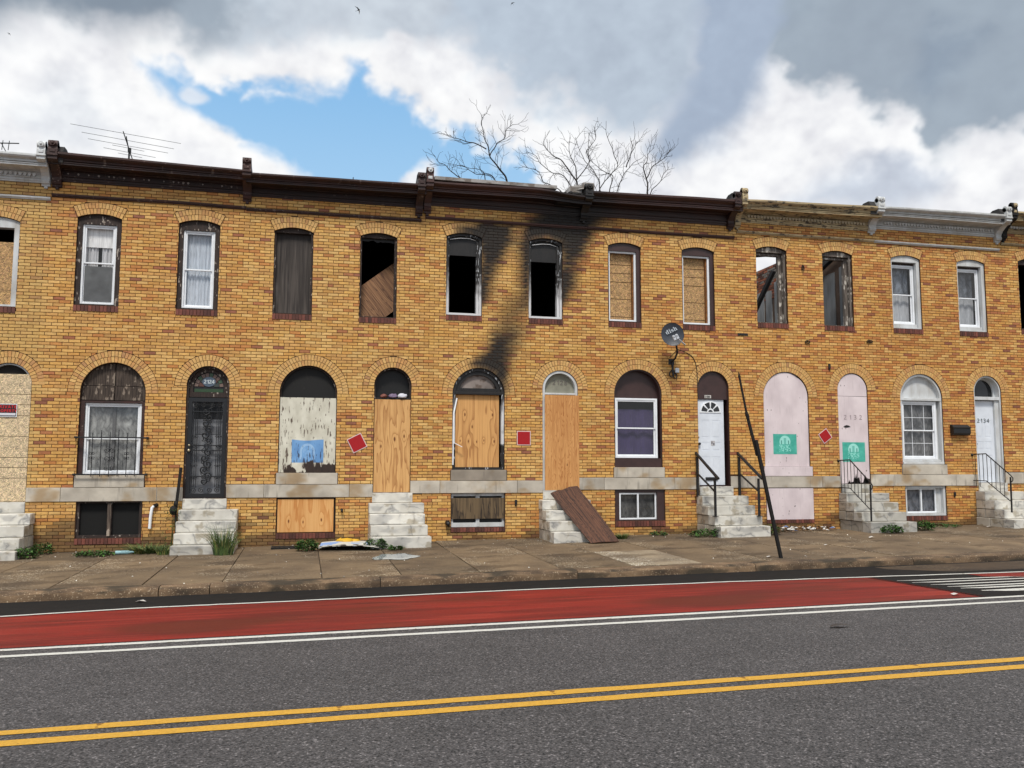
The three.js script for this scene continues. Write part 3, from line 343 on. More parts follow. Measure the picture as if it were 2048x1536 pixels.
// ---------------------------------------------------------------- the row of houses: measures
const PITCH = 0.0636, BL = 0.2125, JT = 0.0095;
const X0 = k => 0.19 + 3.665 * k;
const H = {
  '-1': { up: [[-2.95, -2.14], [-1.14, -0.33]], sill: 4.48, crown: 6.35, gw: [-2.8, -1.65, 1.33, 3.5], dr: [-0.79, 0.03, 0.885, 3.515], belt: [1.10, 0.83], bw: [-2.8, -1.65, 0.13, 0.02], str: 6.79, cb: 7.06, ct: [7.52, 7.50], level: 'white' },
  0: { up: [[0.69, 1.50], [2.57, 3.36]], sill: 4.57, crown: 6.52, gw: [0.89, 2.07, 1.385, 3.575], dr: [2.83, 3.64, 0.93, 3.555], belt: [1.15, 0.885], bw: [0.92, 2.09, 0.19, 0.075], str: 6.88, cb: 7.12, ct: [7.59, 7.49] },
  1: { up: [[4.43, 5.21], [6.18, 6.95]], sill: 4.56, crown: 6.49, gw: [4.62, 5.76, 1.435, 3.62], dr: [6.52, 7.29, 1.03, 3.63], belt: [1.20, 0.94], bw: [4.62, 5.77, 0.235, 0.12], str: 6.85, cb: 7.09, ct: [7.46, 7.495] },
  2: { up: [[8.01, 8.79], [9.84, 10.61]], sill: 4.685, crown: 6.605, gw: [8.17, 9.30, 1.50, 3.67], dr: [10.15, 10.95, 1.07, 3.665], belt: [1.27, 1.01], bw: [8.16, 9.31, 0.30, 0.20], str: 6.925, cb: 7.16, ct: [7.56, 7.60] },
  3: { up: [[11.68, 12.46], [13.47, 14.27]], sill: 4.685, crown: 6.62, gw: [11.80, 12.92, 1.56, 3.74], dr: [13.80, 14.57, 1.135, 3.75], belt: [1.33, 1.07], bw: [11.80, 12.96, 0.39, 0.265], str: 6.94, cb: 7.18, ct: [7.63, 7.69] },
  4: { up: [[15.35, 16.14], [17.10, 17.90]], sill: 4.81, crown: 6.755, gw: [15.45, 16.61, 1.585, 3.785], dr: [17.39, 18.19, 1.18, 3.80], belt: [1.36, 1.10], bw: [15.46, 16.65, 0.385, 0.29], str: 7.09, cb: 7.29, ct: [7.71, 7.79] },
  5: { up: [[18.98, 19.80], [20.86, 21.68]], sill: 4.815, crown: 6.755, gw: [19.09, 20.26, 1.64, 3.83], dr: [21.18, 21.97, 1.20, 3.835], belt: [1.40, 1.13], bw: [19.13, 20.25, 0.42, 0.31], str: 7.085, cb: 7.37, ct: [7.80, 7.85] },
  6: { up: [[22.68, 23.47], [24.5, 25.3]], sill: 4.93, crown: 6.88, gw: [22.75, 23.9, 1.69, 3.88], dr: [24.8, 25.6, 1.25, 3.88], belt: [1.45, 1.18], bw: [22.75, 23.9, 0.47, 0.36], str: 7.25, cb: 7.50, ct: [7.95, 8.0] },
};
const SILL_H = 0.125, RING = 0.232;
function opening(xl, xr, yb, yc, rise) { const hw = (xr - xl) / 2, R = (hw * hw + rise * rise) / (2 * rise); return { xl, xr, yb, yc, hw, R, cx: (xl + xr) / 2, cy: yc - R, a0: Math.acos(Math.min(1, hw / R)) }; }
const upOp = (h, i) => opening(...h.up[i], h.sill + SILL_H, h.crown, 0.085);
const gOp = h => opening(h.gw[0], h.gw[1], h.gw[2], h.gw[3], (h.gw[1] - h.gw[0]) / 2 - 1e-4);
const dOp = h => opening(h.dr[0], h.dr[1], h.dr[2], h.dr[3], (h.dr[1] - h.dr[0]) / 2 - 1e-4);
function arcPts(o, t, n = 22, hMin = -1e9) { // right to left along the inset arch
  const R = o.R - t; let a = Math.acos(cl((o.hw - t) / R, -1, 1)); if (hMin > o.cy + R * Math.sin(a)) a = Math.asin(cl((hMin - o.cy) / R, -1, 1)); const p = [];
  for (let i = 0; i <= n; i++) { const q = a + (Math.PI - 2 * a) * i / n; p.push([o.cx + R * Math.cos(q), o.cy + R * Math.sin(q)]); } return p;
}
const spring = (o, t = 0) => o.cy + (o.R - t) * Math.sin(Math.acos(cl((o.hw - t) / (o.R - t), -1, 1)));
const outline = (o, t = 0, yb = o.yb) => [[o.xl + t, yb], [o.xr - t, yb], ...arcPts(o, t)];
const above = (o, t, h) => h < spring(o, t) - 0.003 ? outline(o, t, h) : arcPts(o, t, 22, h);
const rect = (x0, y0, x1, y1) => [[x0, y0], [x1, y0], [x1, y1], [x0, y1]];

// soot of the fire on the brickwork: share of blackening at a place on the front
const SOOT = [[[[8.3, 6.62], [8.5, 6.78], [8.91, 6.86], [9.5, 6.87], [9.34, 6.41], [9.04, 5.78], [8.84, 5.0], [8.73, 5.1], [8.77, 6.48], [8.5, 6.6]], 0.17, 1],
  [[[9.73, 6.54], [9.87, 6.98], [10.56, 7.19], [11.5, 7.2], [11.3, 6.74], [10.9, 6.16], [10.72, 5.36], [10.55, 5.18], [10.61, 6.6], [10.21, 6.66], [9.87, 6.48], [9.82, 5.65], [9.78, 5.09], [9.71, 5.64]], 0.2, 1],
  [[[10.1, 7.45], [11.56, 7.52], [11.8, 7.16], [10.21, 7.07]], 0.2, 0.95], [[[8.62, 3.75], [8.72, 3.88], [8.92, 4.16], [9.05, 4.45], [9.4, 4.4], [9.44, 4.05], [9.36, 3.45], [9.27, 3.21], [9.12, 3.6], [8.8, 3.7]], 0.16, 1],
  [[[8.95, 4.2], [9.2, 4.7], [9.46, 5.15], [9.74, 5.15], [9.66, 4.65], [9.5, 4.1]], 0.24, 0.62]];
function polyDist(x, y, poly) { let d = 1e9, inside = false; for (let i = 0, j = poly.length - 1; i < poly.length; j = i++) { const [ax, ay] = poly[i], [bx, by] = poly[j], ex = bx - ax, ey = by - ay, t = cl(((x - ax) * ex + (y - ay) * ey) / (ex * ex + ey * ey)), dx = x - ax - ex * t, dy = y - ay - ey * t; d = Math.min(d, dx * dx + dy * dy); if ((ay > y) !== (by > y) && x < ((bx - ax) * (y - ay)) / (by - ay) + ax) inside = !inside; } return inside ? -Math.sqrt(d) : Math.sqrt(d); }
function soot(x, y) { if (x < 7.6 || x > 12.2) return 0; let k = 1; const n = fbm3(x * 2.2 + y * 0.9, y * 1.6 - x * 1.2, 2, 4) - 0.5, m = fbm3(x * 9, y * 5, 7, 3) - 0.5; for (const [p, f, s] of SOOT) { const d = polyDist(x, y, p) + 0.01 + n * 0.26 + m * 0.12, e = x > 9 && f > 0.1 ? f * 1.5 : f; k *= 1 - 0.985 * s * sstep(e, -e * 0.35, d); } return 1 - k; }
const SOOTC = sr(15, 13, 12);
function sooted(c) { return (x, y) => { const s = soot(x, y); return s < 0.01 ? c : mixc(c, SOOTC, s); }; }

const TAN = [[219, 172, 98], [213, 164, 88], [208, 158, 90], [222, 178, 108], [206, 152, 78], [200, 150, 84]], ORANGE = [[203, 142, 76], [197, 132, 68], [190, 126, 66]], REDD = [[176, 112, 68], [160, 98, 64], [148, 92, 66], [178, 116, 72]];
const BK = 1.0;
function brickTone(r, x, y) {
  const warm = sstep(8, 24, x) * 0.25 + (fbm3(x * 0.7, y * 0.7, 4, 3) - 0.5) * 0.5, q = r(); let c;
  if (q < 0.045 + warm * 0.09) c = REDD[fl(r() * 4)]; else if (q < 0.17 + warm * 0.8) c = ORANGE[fl(r() * 3)]; else c = TAN[fl(r() * 6)];
  const k = BK * (0.92 + r() * 0.16), g = sstep(0.5, 0.75, fbm3(x * 1.1, y * 1.1, 9, 4)) * 0.07 + (y < base(x) + 0.6 ? sstep(0.36, 0.6, fbm3(x * 1.6, y * 3, 19, 4) + 0.55 * (base(x) + 0.22 - y)) * 0.8 : 0);
  return mixc(sr(c[0], c[1], c[2], k), sr(84, 64, 38, k), g);
}
// zones of the front that carry no common brick: at x, from lo(x) to hi(x)
function archZone(o, yb) { const Ro = o.R + RING, ho = Math.cos(o.a0) * Ro, tn0 = Math.tan(o.a0); return { x0: o.cx - ho, x1: o.cx + ho, lo: x => { const d = Math.abs(x - o.cx); return d <= o.hw ? yb : o.cy + d * tn0; }, hi: x => { const d = Math.abs(x - o.cx); return o.cy + Math.sqrt(Math.max(0, Ro * Ro - d * d)); } }; }
const rectZone = (x0, y0, x1, y1) => ({ x0, x1, lo: () => y0, hi: () => y1 });

const HT = { '-1': [1, 1, 1], 0: [0.99, 0.97, 0.95], 1: [1.03, 1.04, 1.05], 2: [1.02, 1.02, 1.0], 3: [1.0, 0.98, 0.95], 4: [1.0, 0.95, 0.9], 5: [0.97, 0.92, 0.88], 6: [0.98, 0.95, 0.92] };
function layBricks(k, h, wall) {
  const xa = X0(k), xb = X0(k + 1), r = rng(900 + k), zones = [archZone(upOp(h, 0), h.sill), archZone(upOp(h, 1), h.sill), archZone(gOp(h), h.belt[0]), archZone(dOp(h), h.dr[2] - 0.21),
    rectZone(xa - 1, h.belt[1], h.dr[0], h.belt[0]), rectZone(h.dr[1], h.belt[1] + 0.05, xb + 1, h.belt[0] + 0.05), rectZone(h.gw[0] - 0.03, h.belt[0] - 0.01, h.gw[1] + 0.045, h.gw[2]), rectZone(h.bw[0], h.bw[3], h.bw[1], h.belt[1] + 0.01), rectZone(xa - 1, h.cb + 0.02, xb + 1, 99)];
  const full = [], rest = new MB(), lowY = Math.min(base(xa), base(xb)) - 0.12, i0 = Math.floor(lowY / PITCH), i1 = Math.ceil((h.cb + 0.03) / PITCH);
  for (let i = i0; i < i1; i++) {
    const y0 = i * PITCH + JT / 2, y1 = (i + 1) * PITCH - JT / 2, off = (i & 1 ? BL / 2 : 0) + (VAL[(i * 37) & 255] - 0.5) * 0.02, j0 = Math.floor((xa - off) / BL), j1 = Math.ceil((xb - off) / BL);
    for (let j = j0; j <= j1; j++) {
      let parts = [[j * BL + off + JT / 2, (j + 1) * BL + off - JT / 2]]; if (VAL[(i * 91 + j * 57) & 255] < 0.035) { const m = (parts[0][0] + parts[0][1]) / 2; parts = [[parts[0][0], m - JT / 2], [m + JT / 2, parts[0][1]]]; }
      for (let [x0, x1] of parts) {
        const mid = (x0 + x1) / 2; if (mid < xa || mid >= xb) continue;
        let c = brickTone(r, (x0 + x1) / 2, y0).map((q, i) => q * HT[k][i]); const zf = 0.005 + r() * 0.006; if (k === -1) c = mixc(c, sr(200, 165, 100, BK), 0.5);
        const hit = zones.filter(z => x1 > z.x0 - JT && x0 < z.x1 + JT);
        if (!hit.some(z => { for (let t = 0; t <= 8; t++) { const x = x0 + (x1 - x0) * t / 8; if (x > z.x0 - JT && x < z.x1 + JT && y1 > z.lo(x) - JT && y0 < z.hi(x) + JT) return true; } return false; })) { full.push({ x0, x1, y0, y1, zf, c }); continue; }
        const N = 24; // cut brick: keep what lies over or under the zones
        for (const up of [1, 0]) { let run = []; const flush = () => { if (run.length > 1) { const top = up ? run.map(p => [p[0], y1]) : run.map(p => [p[0], p[1]]), bot = up ? run : run.map(p => [p[0], y0]); rest.poly([...bot, ...top.reverse()], 0, zf, { col: sooted(c) }); } run = []; };
          for (let t = 0; t <= N; t++) { const x = x0 + (x1 - x0) * t / N; let lo = y0, hi = y1, in_ = false; for (const z of hit) if (x > z.x0 - JT && x < z.x1 + JT && y1 > z.lo(x) - JT && y0 < z.hi(x) + JT) { in_ = true; if (up) lo = Math.max(lo, z.hi(x) + JT * 0.5); else hi = Math.min(hi, z.lo(x) - JT * 0.4); }
            const ok = up ? y1 - lo > 0.012 : in_ ? hi - y0 > 0.006 : false; if (ok) run.push([x, up ? lo : hi]); else flush(); }
          flush(); }
      }
    }
  }
  const v = new THREE.Vector3(), seen = full.map(f => { v.set((f.x0 + f.x1) / 2, f.y0, 0).project(camera); const inF = Math.abs(v.x) < 0.99 && Math.abs(v.y) < 0.99, d2 = Math.pow(f.x0 - 5.135, 2) + Math.pow(f.y0 - 1.524, 2) + 335.7; return { f, s: inF ? (f.x1 - f.x0) / Math.pow(d2, 1.5) : 0 }; }).sort((a, b) => b.s - a.s);
  seen.forEach(({ f, s }, i) => { const bb = i < 300 && s > 0 ? new MB() : rest; bb.brick(f.x0, f.y0, f.x1, f.y1, 0, f.zf, 0.0035, sooted(f.c)); if (bb !== rest) bb.add('brick', M.brick, wall); });
  rest.add('brick_field', M.brick, wall, STUFF);
}
function brickArch(o, parent, seed, z = 0.009) {
  const r = rng(seed);
  make('brick_arch', M.brick, parent, b => { for (let ring = 0; ring < 2; ring++) { const ri = o.R + 0.006 + ring * 0.114, ro = ri + 0.106, a = o.a0 + 0.004, n = Math.round((Math.PI - 2 * a) * (ri + 0.05) / 0.0635);
    for (let i = 0; i < n; i++) { const j = 0.0042 / ri, q0 = a + (Math.PI - 2 * a) * i / n + j, q1 = a + (Math.PI - 2 * a) * (i + 1) / n - j, c = brickTone(r, o.cx, 5), P = (R, q) => [o.cx + R * Math.cos(q), o.cy + R * Math.sin(q)]; b.poly([P(ri, q0), P(ro, q0), P(ro, q1), P(ri, q1)], 0, z + r() * 0.003, { col: sooted(mixc(c, sr(214, 172, 112, BK), 0.45)) }); } } }, STUFF);
}
function brickSill(x0, x1, y0, y1, parent, seed) {
  const r = rng(seed), n = Math.round((x1 - x0) / 0.066);
  make('brick_sill', M.brick, parent, b => { for (let i = 0; i < n; i++) { const a = x0 + (x1 - x0) * i / n + 0.004, e = x0 + (x1 - x0) * (i + 1) / n - 0.004, k = 0.75 + r() * 0.5, c = sr(112 * k, 62 * k, 50 * k, 0.85), t = 0.022 + r() * 0.004, cs = sooted(c)(a, y0); b.col = cs; b.face([[a, y0, t], [e, y0, t], [e, y1 - 0.012, t], [a, y1 - 0.012, t]]); b.face([[a, y1 - 0.012, t], [e, y1 - 0.012, t], [e, y1, -0.12], [a, y1, -0.12]]); b.face([[a, y0, -0.01], [e, y0, -0.01], [e, y0, t], [a, y0, t]]); b.face([[a, y0, 0], [a, y0, t], [a, y1 - 0.012, t], [a, y1 - 0.012, 0]]); b.face([[e, y0, t], [e, y0, 0], [e, y1 - 0.012, 0], [e, y1 - 0.012, t]]); } }, STUFF);
}
// ---------------------------------------------------------------- windows, doors, cornices
const font = await new FontLoader().loadAsync('fonts/droid/droid_sans_regular.typeface.json'), fontB = await new FontLoader().loadAsync('fonts/droid/droid_sans_bold.typeface.json'), fontS = await new FontLoader().loadAsync('fonts/droid/droid_serif_bold.typeface.json');
function lettering(name, str, size, m, parent, x, y, z, f = font, gap = 0, depth = 0.004) { // separate characters, spaced by gap
  const b = new MB(); let cx = 0; for (const ch of str) { const g = new TextGeometry(ch, { font: f, size, depth, curveSegments: 4 }), P = g.attributes.position, N = g.attributes.normal; g.computeBoundingBox(); for (let i = 0; i < P.count; i++) b.I.push(b.vert([P.getX(i) + cx, P.getY(i), P.getZ(i)], [N.getX(i), N.getY(i), N.getZ(i)], [P.getX(i), P.getY(i)])); cx += (ch === '1' || ch === 'I' ? size * 0.62 : g.boundingBox.max.x + size * 0.12) + gap; }
  const o = b.add(name, m, parent); o.position.set(x, y, z); return o;
}
const plate = (name, m, par, x0, y0, x1, y1, z, t = 0.02, ch = 0.003, org = true, ud) => make(name, m, par, b => { if (org) b.uo = [-x0, -y0]; b.box(x0, y0, z - t, x1, y1, z, ch); }, ud);
function curtain(par, m, x0, x1, y0, y1, z, waves = 5, amp = 0.02, name = 'curtain', c = [1, 1, 1]) { return make(name, m, par, b => { b.col = c; const n = waves * 6; const f = (i) => z + Math.sin(i / n * waves * 2 * Math.PI) * amp + Math.sin(i * 1.7) * amp * 0.3, X = i => x0 + (x1 - x0) * i / n; for (let i = 0; i < n; i++) b.face([[X(i), y0, f(i)], [X(i + 1), y0, f(i + 1)], [X(i + 1), y1, f(i + 1) * 0.5 + z * 0.5], [X(i), y1, f(i) * 0.5 + z * 0.5]]); }); }
// double-hung white window: frame, upper sash outside, lower sash behind, two panes
function hung(par, x0, x1, y0, y1, z, { m = M.vinyl, mid = 0.5, w = 0.038, grid = null, uo = null } = {}) {
  const ym = y0 + (y1 - y0) * mid;
  const s = make('sash', m, par, b => {
    if (uo) b.uo = uo; const F = (a, c, d, e, ww, zb, zf) => { b.box(a, c, zb, a + ww, e, zf, 0.004); b.box(d - ww, c, zb, d, e, zf, 0.004); b.box(a + ww + 0.001, e - ww, zb, d - ww - 0.001, e, zf - 0.002, 0.004); b.box(a + ww + 0.001, c, zb, d - ww - 0.001, c + ww, zf - 0.002, 0.004); };
    F(x0, y0, x1, y1, w, z - 0.07, z); F(x0 + w + 0.002, ym - 0.02, x1 - w - 0.002, y1 - w - 0.002, 0.03, z - 0.035, z - 0.012); F(x0 + w + 0.002, y0 + w + 0.002, x1 - w - 0.002, ym + 0.012, 0.032, z - 0.06, z - 0.038);
    if (grid) { const [gx, gy] = grid; for (const [a, c, zz] of [[ym, y1 - w - 0.03, z - 0.026], [y0 + w + 0.03, ym, z - 0.05]]) { for (let i = 1; i < gx; i++) { const x = x0 + (x1 - x0) * i / gx; b.box(x - 0.006, a, zz - 0.012, x + 0.006, c, zz - 0.006, 0.001); } for (let i = 1; i < gy; i++) { const y = a + (c - a) * i / gy; b.box(x0 + w, y - 0.006, zz - 0.013, x1 - w, y + 0.006, zz - 0.007, 0.001); } } }
  });
  const e = w + 0.03; for (const [a, c, zz] of [[ym + 0.008, y1 - e, z - 0.028], [y0 + e, ym - 0.018, z - 0.054]]) make('pane', M.glass, s, b => b.face([[x0 + e, a, zz], [x1 - e, a, zz], [x1 - e, c, zz], [x0 + e, c, zz]]));
  return s;
}
function slider(par, x0, x1, y0, y1, z, m = M.vinyl) {
  const xm = (x0 + x1) / 2, s = make('sash', m, par, b => { for (const [a, c, zf] of [[x0, xm + 0.015, z], [xm - 0.015, x1, z - 0.03]]) { b.box(a, y0, zf - 0.03, a + 0.035, y1, zf, 0.003); b.box(c - 0.035, y0, zf - 0.03, c, y1, zf, 0.003); b.box(a + 0.036, y1 - 0.035, zf - 0.03, c - 0.036, y1, zf - 0.002, 0.003); b.box(a + 0.036, y0, zf - 0.03, c - 0.036, y0 + 0.035, zf - 0.002, 0.003); } });
  for (const [a, c, zf] of [[x0 + 0.034, xm - 0.02, z - 0.016], [xm + 0.02, x1 - 0.034, z - 0.046]]) make('pane', M.glass, s, b => b.face([[a, y0 + 0.034, zf], [c, y0 + 0.034, zf], [c, y1 - 0.034, zf], [a, y1 - 0.034, zf]]));
  return s;
}
const ringFrame = (name, m, par, o, inner, z0, z1, uo, col) => make(name, m, par, b => { if (uo) b.uo = uo; b.poly(outline(o, 0.003, o.yb + 0.001), z0, z1, { holes: [inner], col }); });
const panel = (name, m, par, o, h, z, t = 0.006, org = false) => make(name, m, par, b => { if (org) b.uo = [-o.xl, -h]; b.poly(above(o, t, h), z - 0.02, z, {}); });
function scroll(b, cx, cy, r, turns, z, sx = 1, sy = 1, th = 0.007, a0 = 0) { const p = []; const n = 22; for (let i = 0; i <= n; i++) { const t = i / n, a = a0 + t * turns * 2 * Math.PI, q = r * (1 - 0.85 * t); p.push([cx + sx * Math.cos(a) * q, cy + sy * Math.sin(a) * q, z]); } b.tube(p, th, th, 5, false); }

const UP = {
  brownHung(w, o, i) { const [x0, x1, y1] = [o.xl + 0.085, o.xr - 0.095, 6.32]; const f = ringFrame('window', M.peelDark, w, o, rect(x0, o.yb + 0.03, x1, y1), -0.2, -0.045); const s = hung(f, x0 + 0.003, x1 - 0.003, o.yb + 0.033, y1 - 0.003, -0.075, { mid: i ? 0.5 : 0.52 });
    const ym = (o.yb + y1) / 2; if (i) curtain(f, M.cloth, x0 + 0.03, x1 - 0.03, o.yb + 0.06, y1 - 0.03, -0.2, 9, 0.012, 'curtain', [0.66, 0.72, 0.80]);
    else { curtain(f, M.cloth, x0 + 0.03, (x0 + x1) / 2 - 0.04, ym, y1 - 0.03, -0.21, 4, 0.02, 'curtain', [0.72, 0.72, 0.74]); curtain(f, M.cloth, (x0 + x1) / 2 + 0.03, x1 - 0.03, ym, y1 - 0.03, -0.21, 4, 0.02, 'curtain', [0.72, 0.72, 0.74]); make('insect_screen', mat({ color: col(104, 106, 108), map: T.grain, roughness: 0.9 }), f, b => b.box(x0 + 0.06, o.yb + 0.09, -0.104, x1 - 0.06, ym - 0.02, -0.1)); plate('blind', M.cloth, f, x0 + 0.03, ym + 0.38, x1 - 0.03, y1 - 0.04, -0.18, 0.004, 0); }
    return f; },
  oldBoard(w, o) { const f = ringFrame('window', M.peelDark, w, o, rect(o.xl + 0.035, o.yb + 0.02, o.xr - 0.04, o.yc - 0.1), -0.2, -0.05); plate('board', M.weather, f, o.xl + 0.03, o.yb + 0.015, o.xr - 0.035, o.yc - 0.08, -0.13, 0.015, 0.002); return f; },
  leaningBoard(w, o) { const f = ringFrame('window', M.peelDark, w, o, rect(o.xl + 0.035, o.yb + 0.02, o.xr - 0.045, o.yc - 0.1), -0.2, -0.05); const q = make('fallen_board', M.plyBurn, f, b => { b.box(-0.7, -0.42, -0.009, 0.7, 0.42, 0.009, 0.002); }); q.position.set(6.66, 5.22, -0.4); q.rotation.set(-0.08, 0.1, 0.68); make('torn_edge', M.char, f, b => { const r = rng(3), top = [[o.xl + 0.03, o.yc - 0.05], [o.xr - 0.04, o.yc - 0.05]], low = []; for (let i = 0; i <= 14; i++) low.push([o.xl + 0.03 + (o.xr - o.xl - 0.07) * i / 14, o.yc - 0.13 - r() * 0.06]); b.poly([...low, top[1], top[0]], -0.14, -0.13); }); return f; },
  burnt(w, o, i) { const f = ringFrame('window', M.burntWhite, w, o, outline(o, 0.05, o.yb + 0.05), -0.16, -0.04, [-o.xl, -o.yb]); make('inner_frame', M.burntWhite, f, b => { b.uo = [-o.xl, -o.yb + 0.1]; b.box(o.xr - 0.11, o.yb + 0.051, -0.2, o.xr - 0.053, o.yc - 0.15, -0.07, 0.004); b.box(o.xl + 0.053, o.yb + 0.051, -0.2, o.xl + 0.075, o.yc - 0.15, -0.09, 0.004); });
    make('scorched_panel', M.char, f, b => { b.poly(above(o, 0.052, i ? 6.09 : 6.13), -0.16, -0.1, {}); }); make('ash_streak', mat({ map: T.burntWhite }), f, b => { b.uo = [0.3, 0.2]; const y = i ? 6.48 : 6.5; b.tube([[o.xl + 0.09, y - 0.03, -0.06], [o.cx - 0.08, y + 0.008, -0.055], [o.cx + 0.12, y + 0.01, -0.055], [o.xr - 0.12, y - 0.03, -0.06]], 0.009, 0.004, 5); }); return f; },
  wrapOsb(w, o) { const x0 = o.xl + 0.03, x1 = o.xr - 0.09, y1 = o.yc - 0.185, f = ringFrame('window', M.wrap, w, o, rect(x0, o.yb + 0.02, x1, y1), -0.2, -0.035); make('sash', M.vinyl, f, b => b.poly(rect(x0 + 0.002, o.yb + 0.022, x1 - 0.002, y1 - 0.002), -0.12, -0.07, { holes: [rect(x0 + 0.035, o.yb + 0.06, x1 - 0.045, y1 - 0.04)] }));
    const B = y1 - 0.03, A = o.yb + 0.03, cut = [0, 0.165, 0.29, 0.42, 0.67, 0.93, 1]; for (let q = 0; q < 6; q++) plate('board', M.osb, f, x0 + 0.02, B - (B - A) * cut[q + 1] + 0.006, x1 - 0.02, B - (B - A) * cut[q] - 0.006, -0.175 - (q % 2) * 0.004, 0.012, 0.002, false);
    make('side_board', mat({ color: col(176, 138, 92), map: T.osb }), f, b => b.box(x1 - 0.08, o.yb + 0.07, -0.17, x1 - 0.048, y1 - 0.045, -0.1)); return f; },
  openGrey(w, o, i) { const f = ringFrame('window', M.greyWood, w, o, rect(o.xl + 0.03, o.yb + 0.015, o.xr - 0.06, o.yc - 0.13), -0.2, -0.05); make('inner_frame', M.greyWood, f, b => { b.uo = [0.4, 0.1]; b.box(o.xr - 0.15, o.yb + 0.02, -0.21, o.xr - 0.066, o.yc - 0.14, -0.13, 0.004); b.box(o.xl + 0.03, o.yc - 0.2, -0.2, o.xr - 0.16, o.yc - 0.15, -0.1, 0.004); }); return f; },
  whiteHung(w, o, i) { const x0 = o.xl + 0.045, x1 = o.xr - 0.11, f = ringFrame('window', M.white, w, o, rect(x0, o.yb + 0.03, x1 + 0.02, o.yc - 0.16), -0.2, -0.03); make('sill_board', M.white, f, b => b.box(x0 + 0.002, o.yb + 0.031, -0.16, x1 + 0.017, o.yb + 0.12, -0.07, 0.004)); make('head_board', M.peelDark, f, b => b.box(x0 + 0.002, o.yc - 0.215, -0.2, x1 + 0.017, o.yc - 0.165, -0.12)); hung(f, x0 + 0.003, x1, o.yb + 0.122, o.yc - 0.218, -0.12, { mid: 0.5, w: 0.045 }); curtain(f, M.cloth, x0 + 0.05, x1 - 0.04, o.yb + 0.16, o.yb + 0.9, -0.27, 3, 0.02, 'curtain', i ? [0.42, 0.44, 0.47] : [0.5, 0.52, 0.55]); curtain(f, M.plastic, x0 + 0.05, x1 - 0.04, o.yb + 0.92, o.yc - 0.24, -0.3, 2, 0.02, 'curtain', i ? [0.30, 0.34, 0.42] : [0.40, 0.45, 0.54]); return f; },
  whiteOsb(w, o) { const f = ringFrame('window', M.white, w, o, rect(o.xl + 0.06, o.yb + 0.04, o.xr - 0.1, o.yc - 0.2), -0.2, -0.03); plate('board', M.osb, f, o.xl + 0.05, o.yb + 0.03, o.xr - 0.09, o.yb + 1.28, -0.13, 0.012, 0.002); return f; },
  darkOpen(w, o) { return ringFrame('window', M.peelDark, w, o, rect(o.xl + 0.06, o.yb + 0.03, o.xr - 0.06, o.yc - 0.15), -0.2, -0.05); },
};
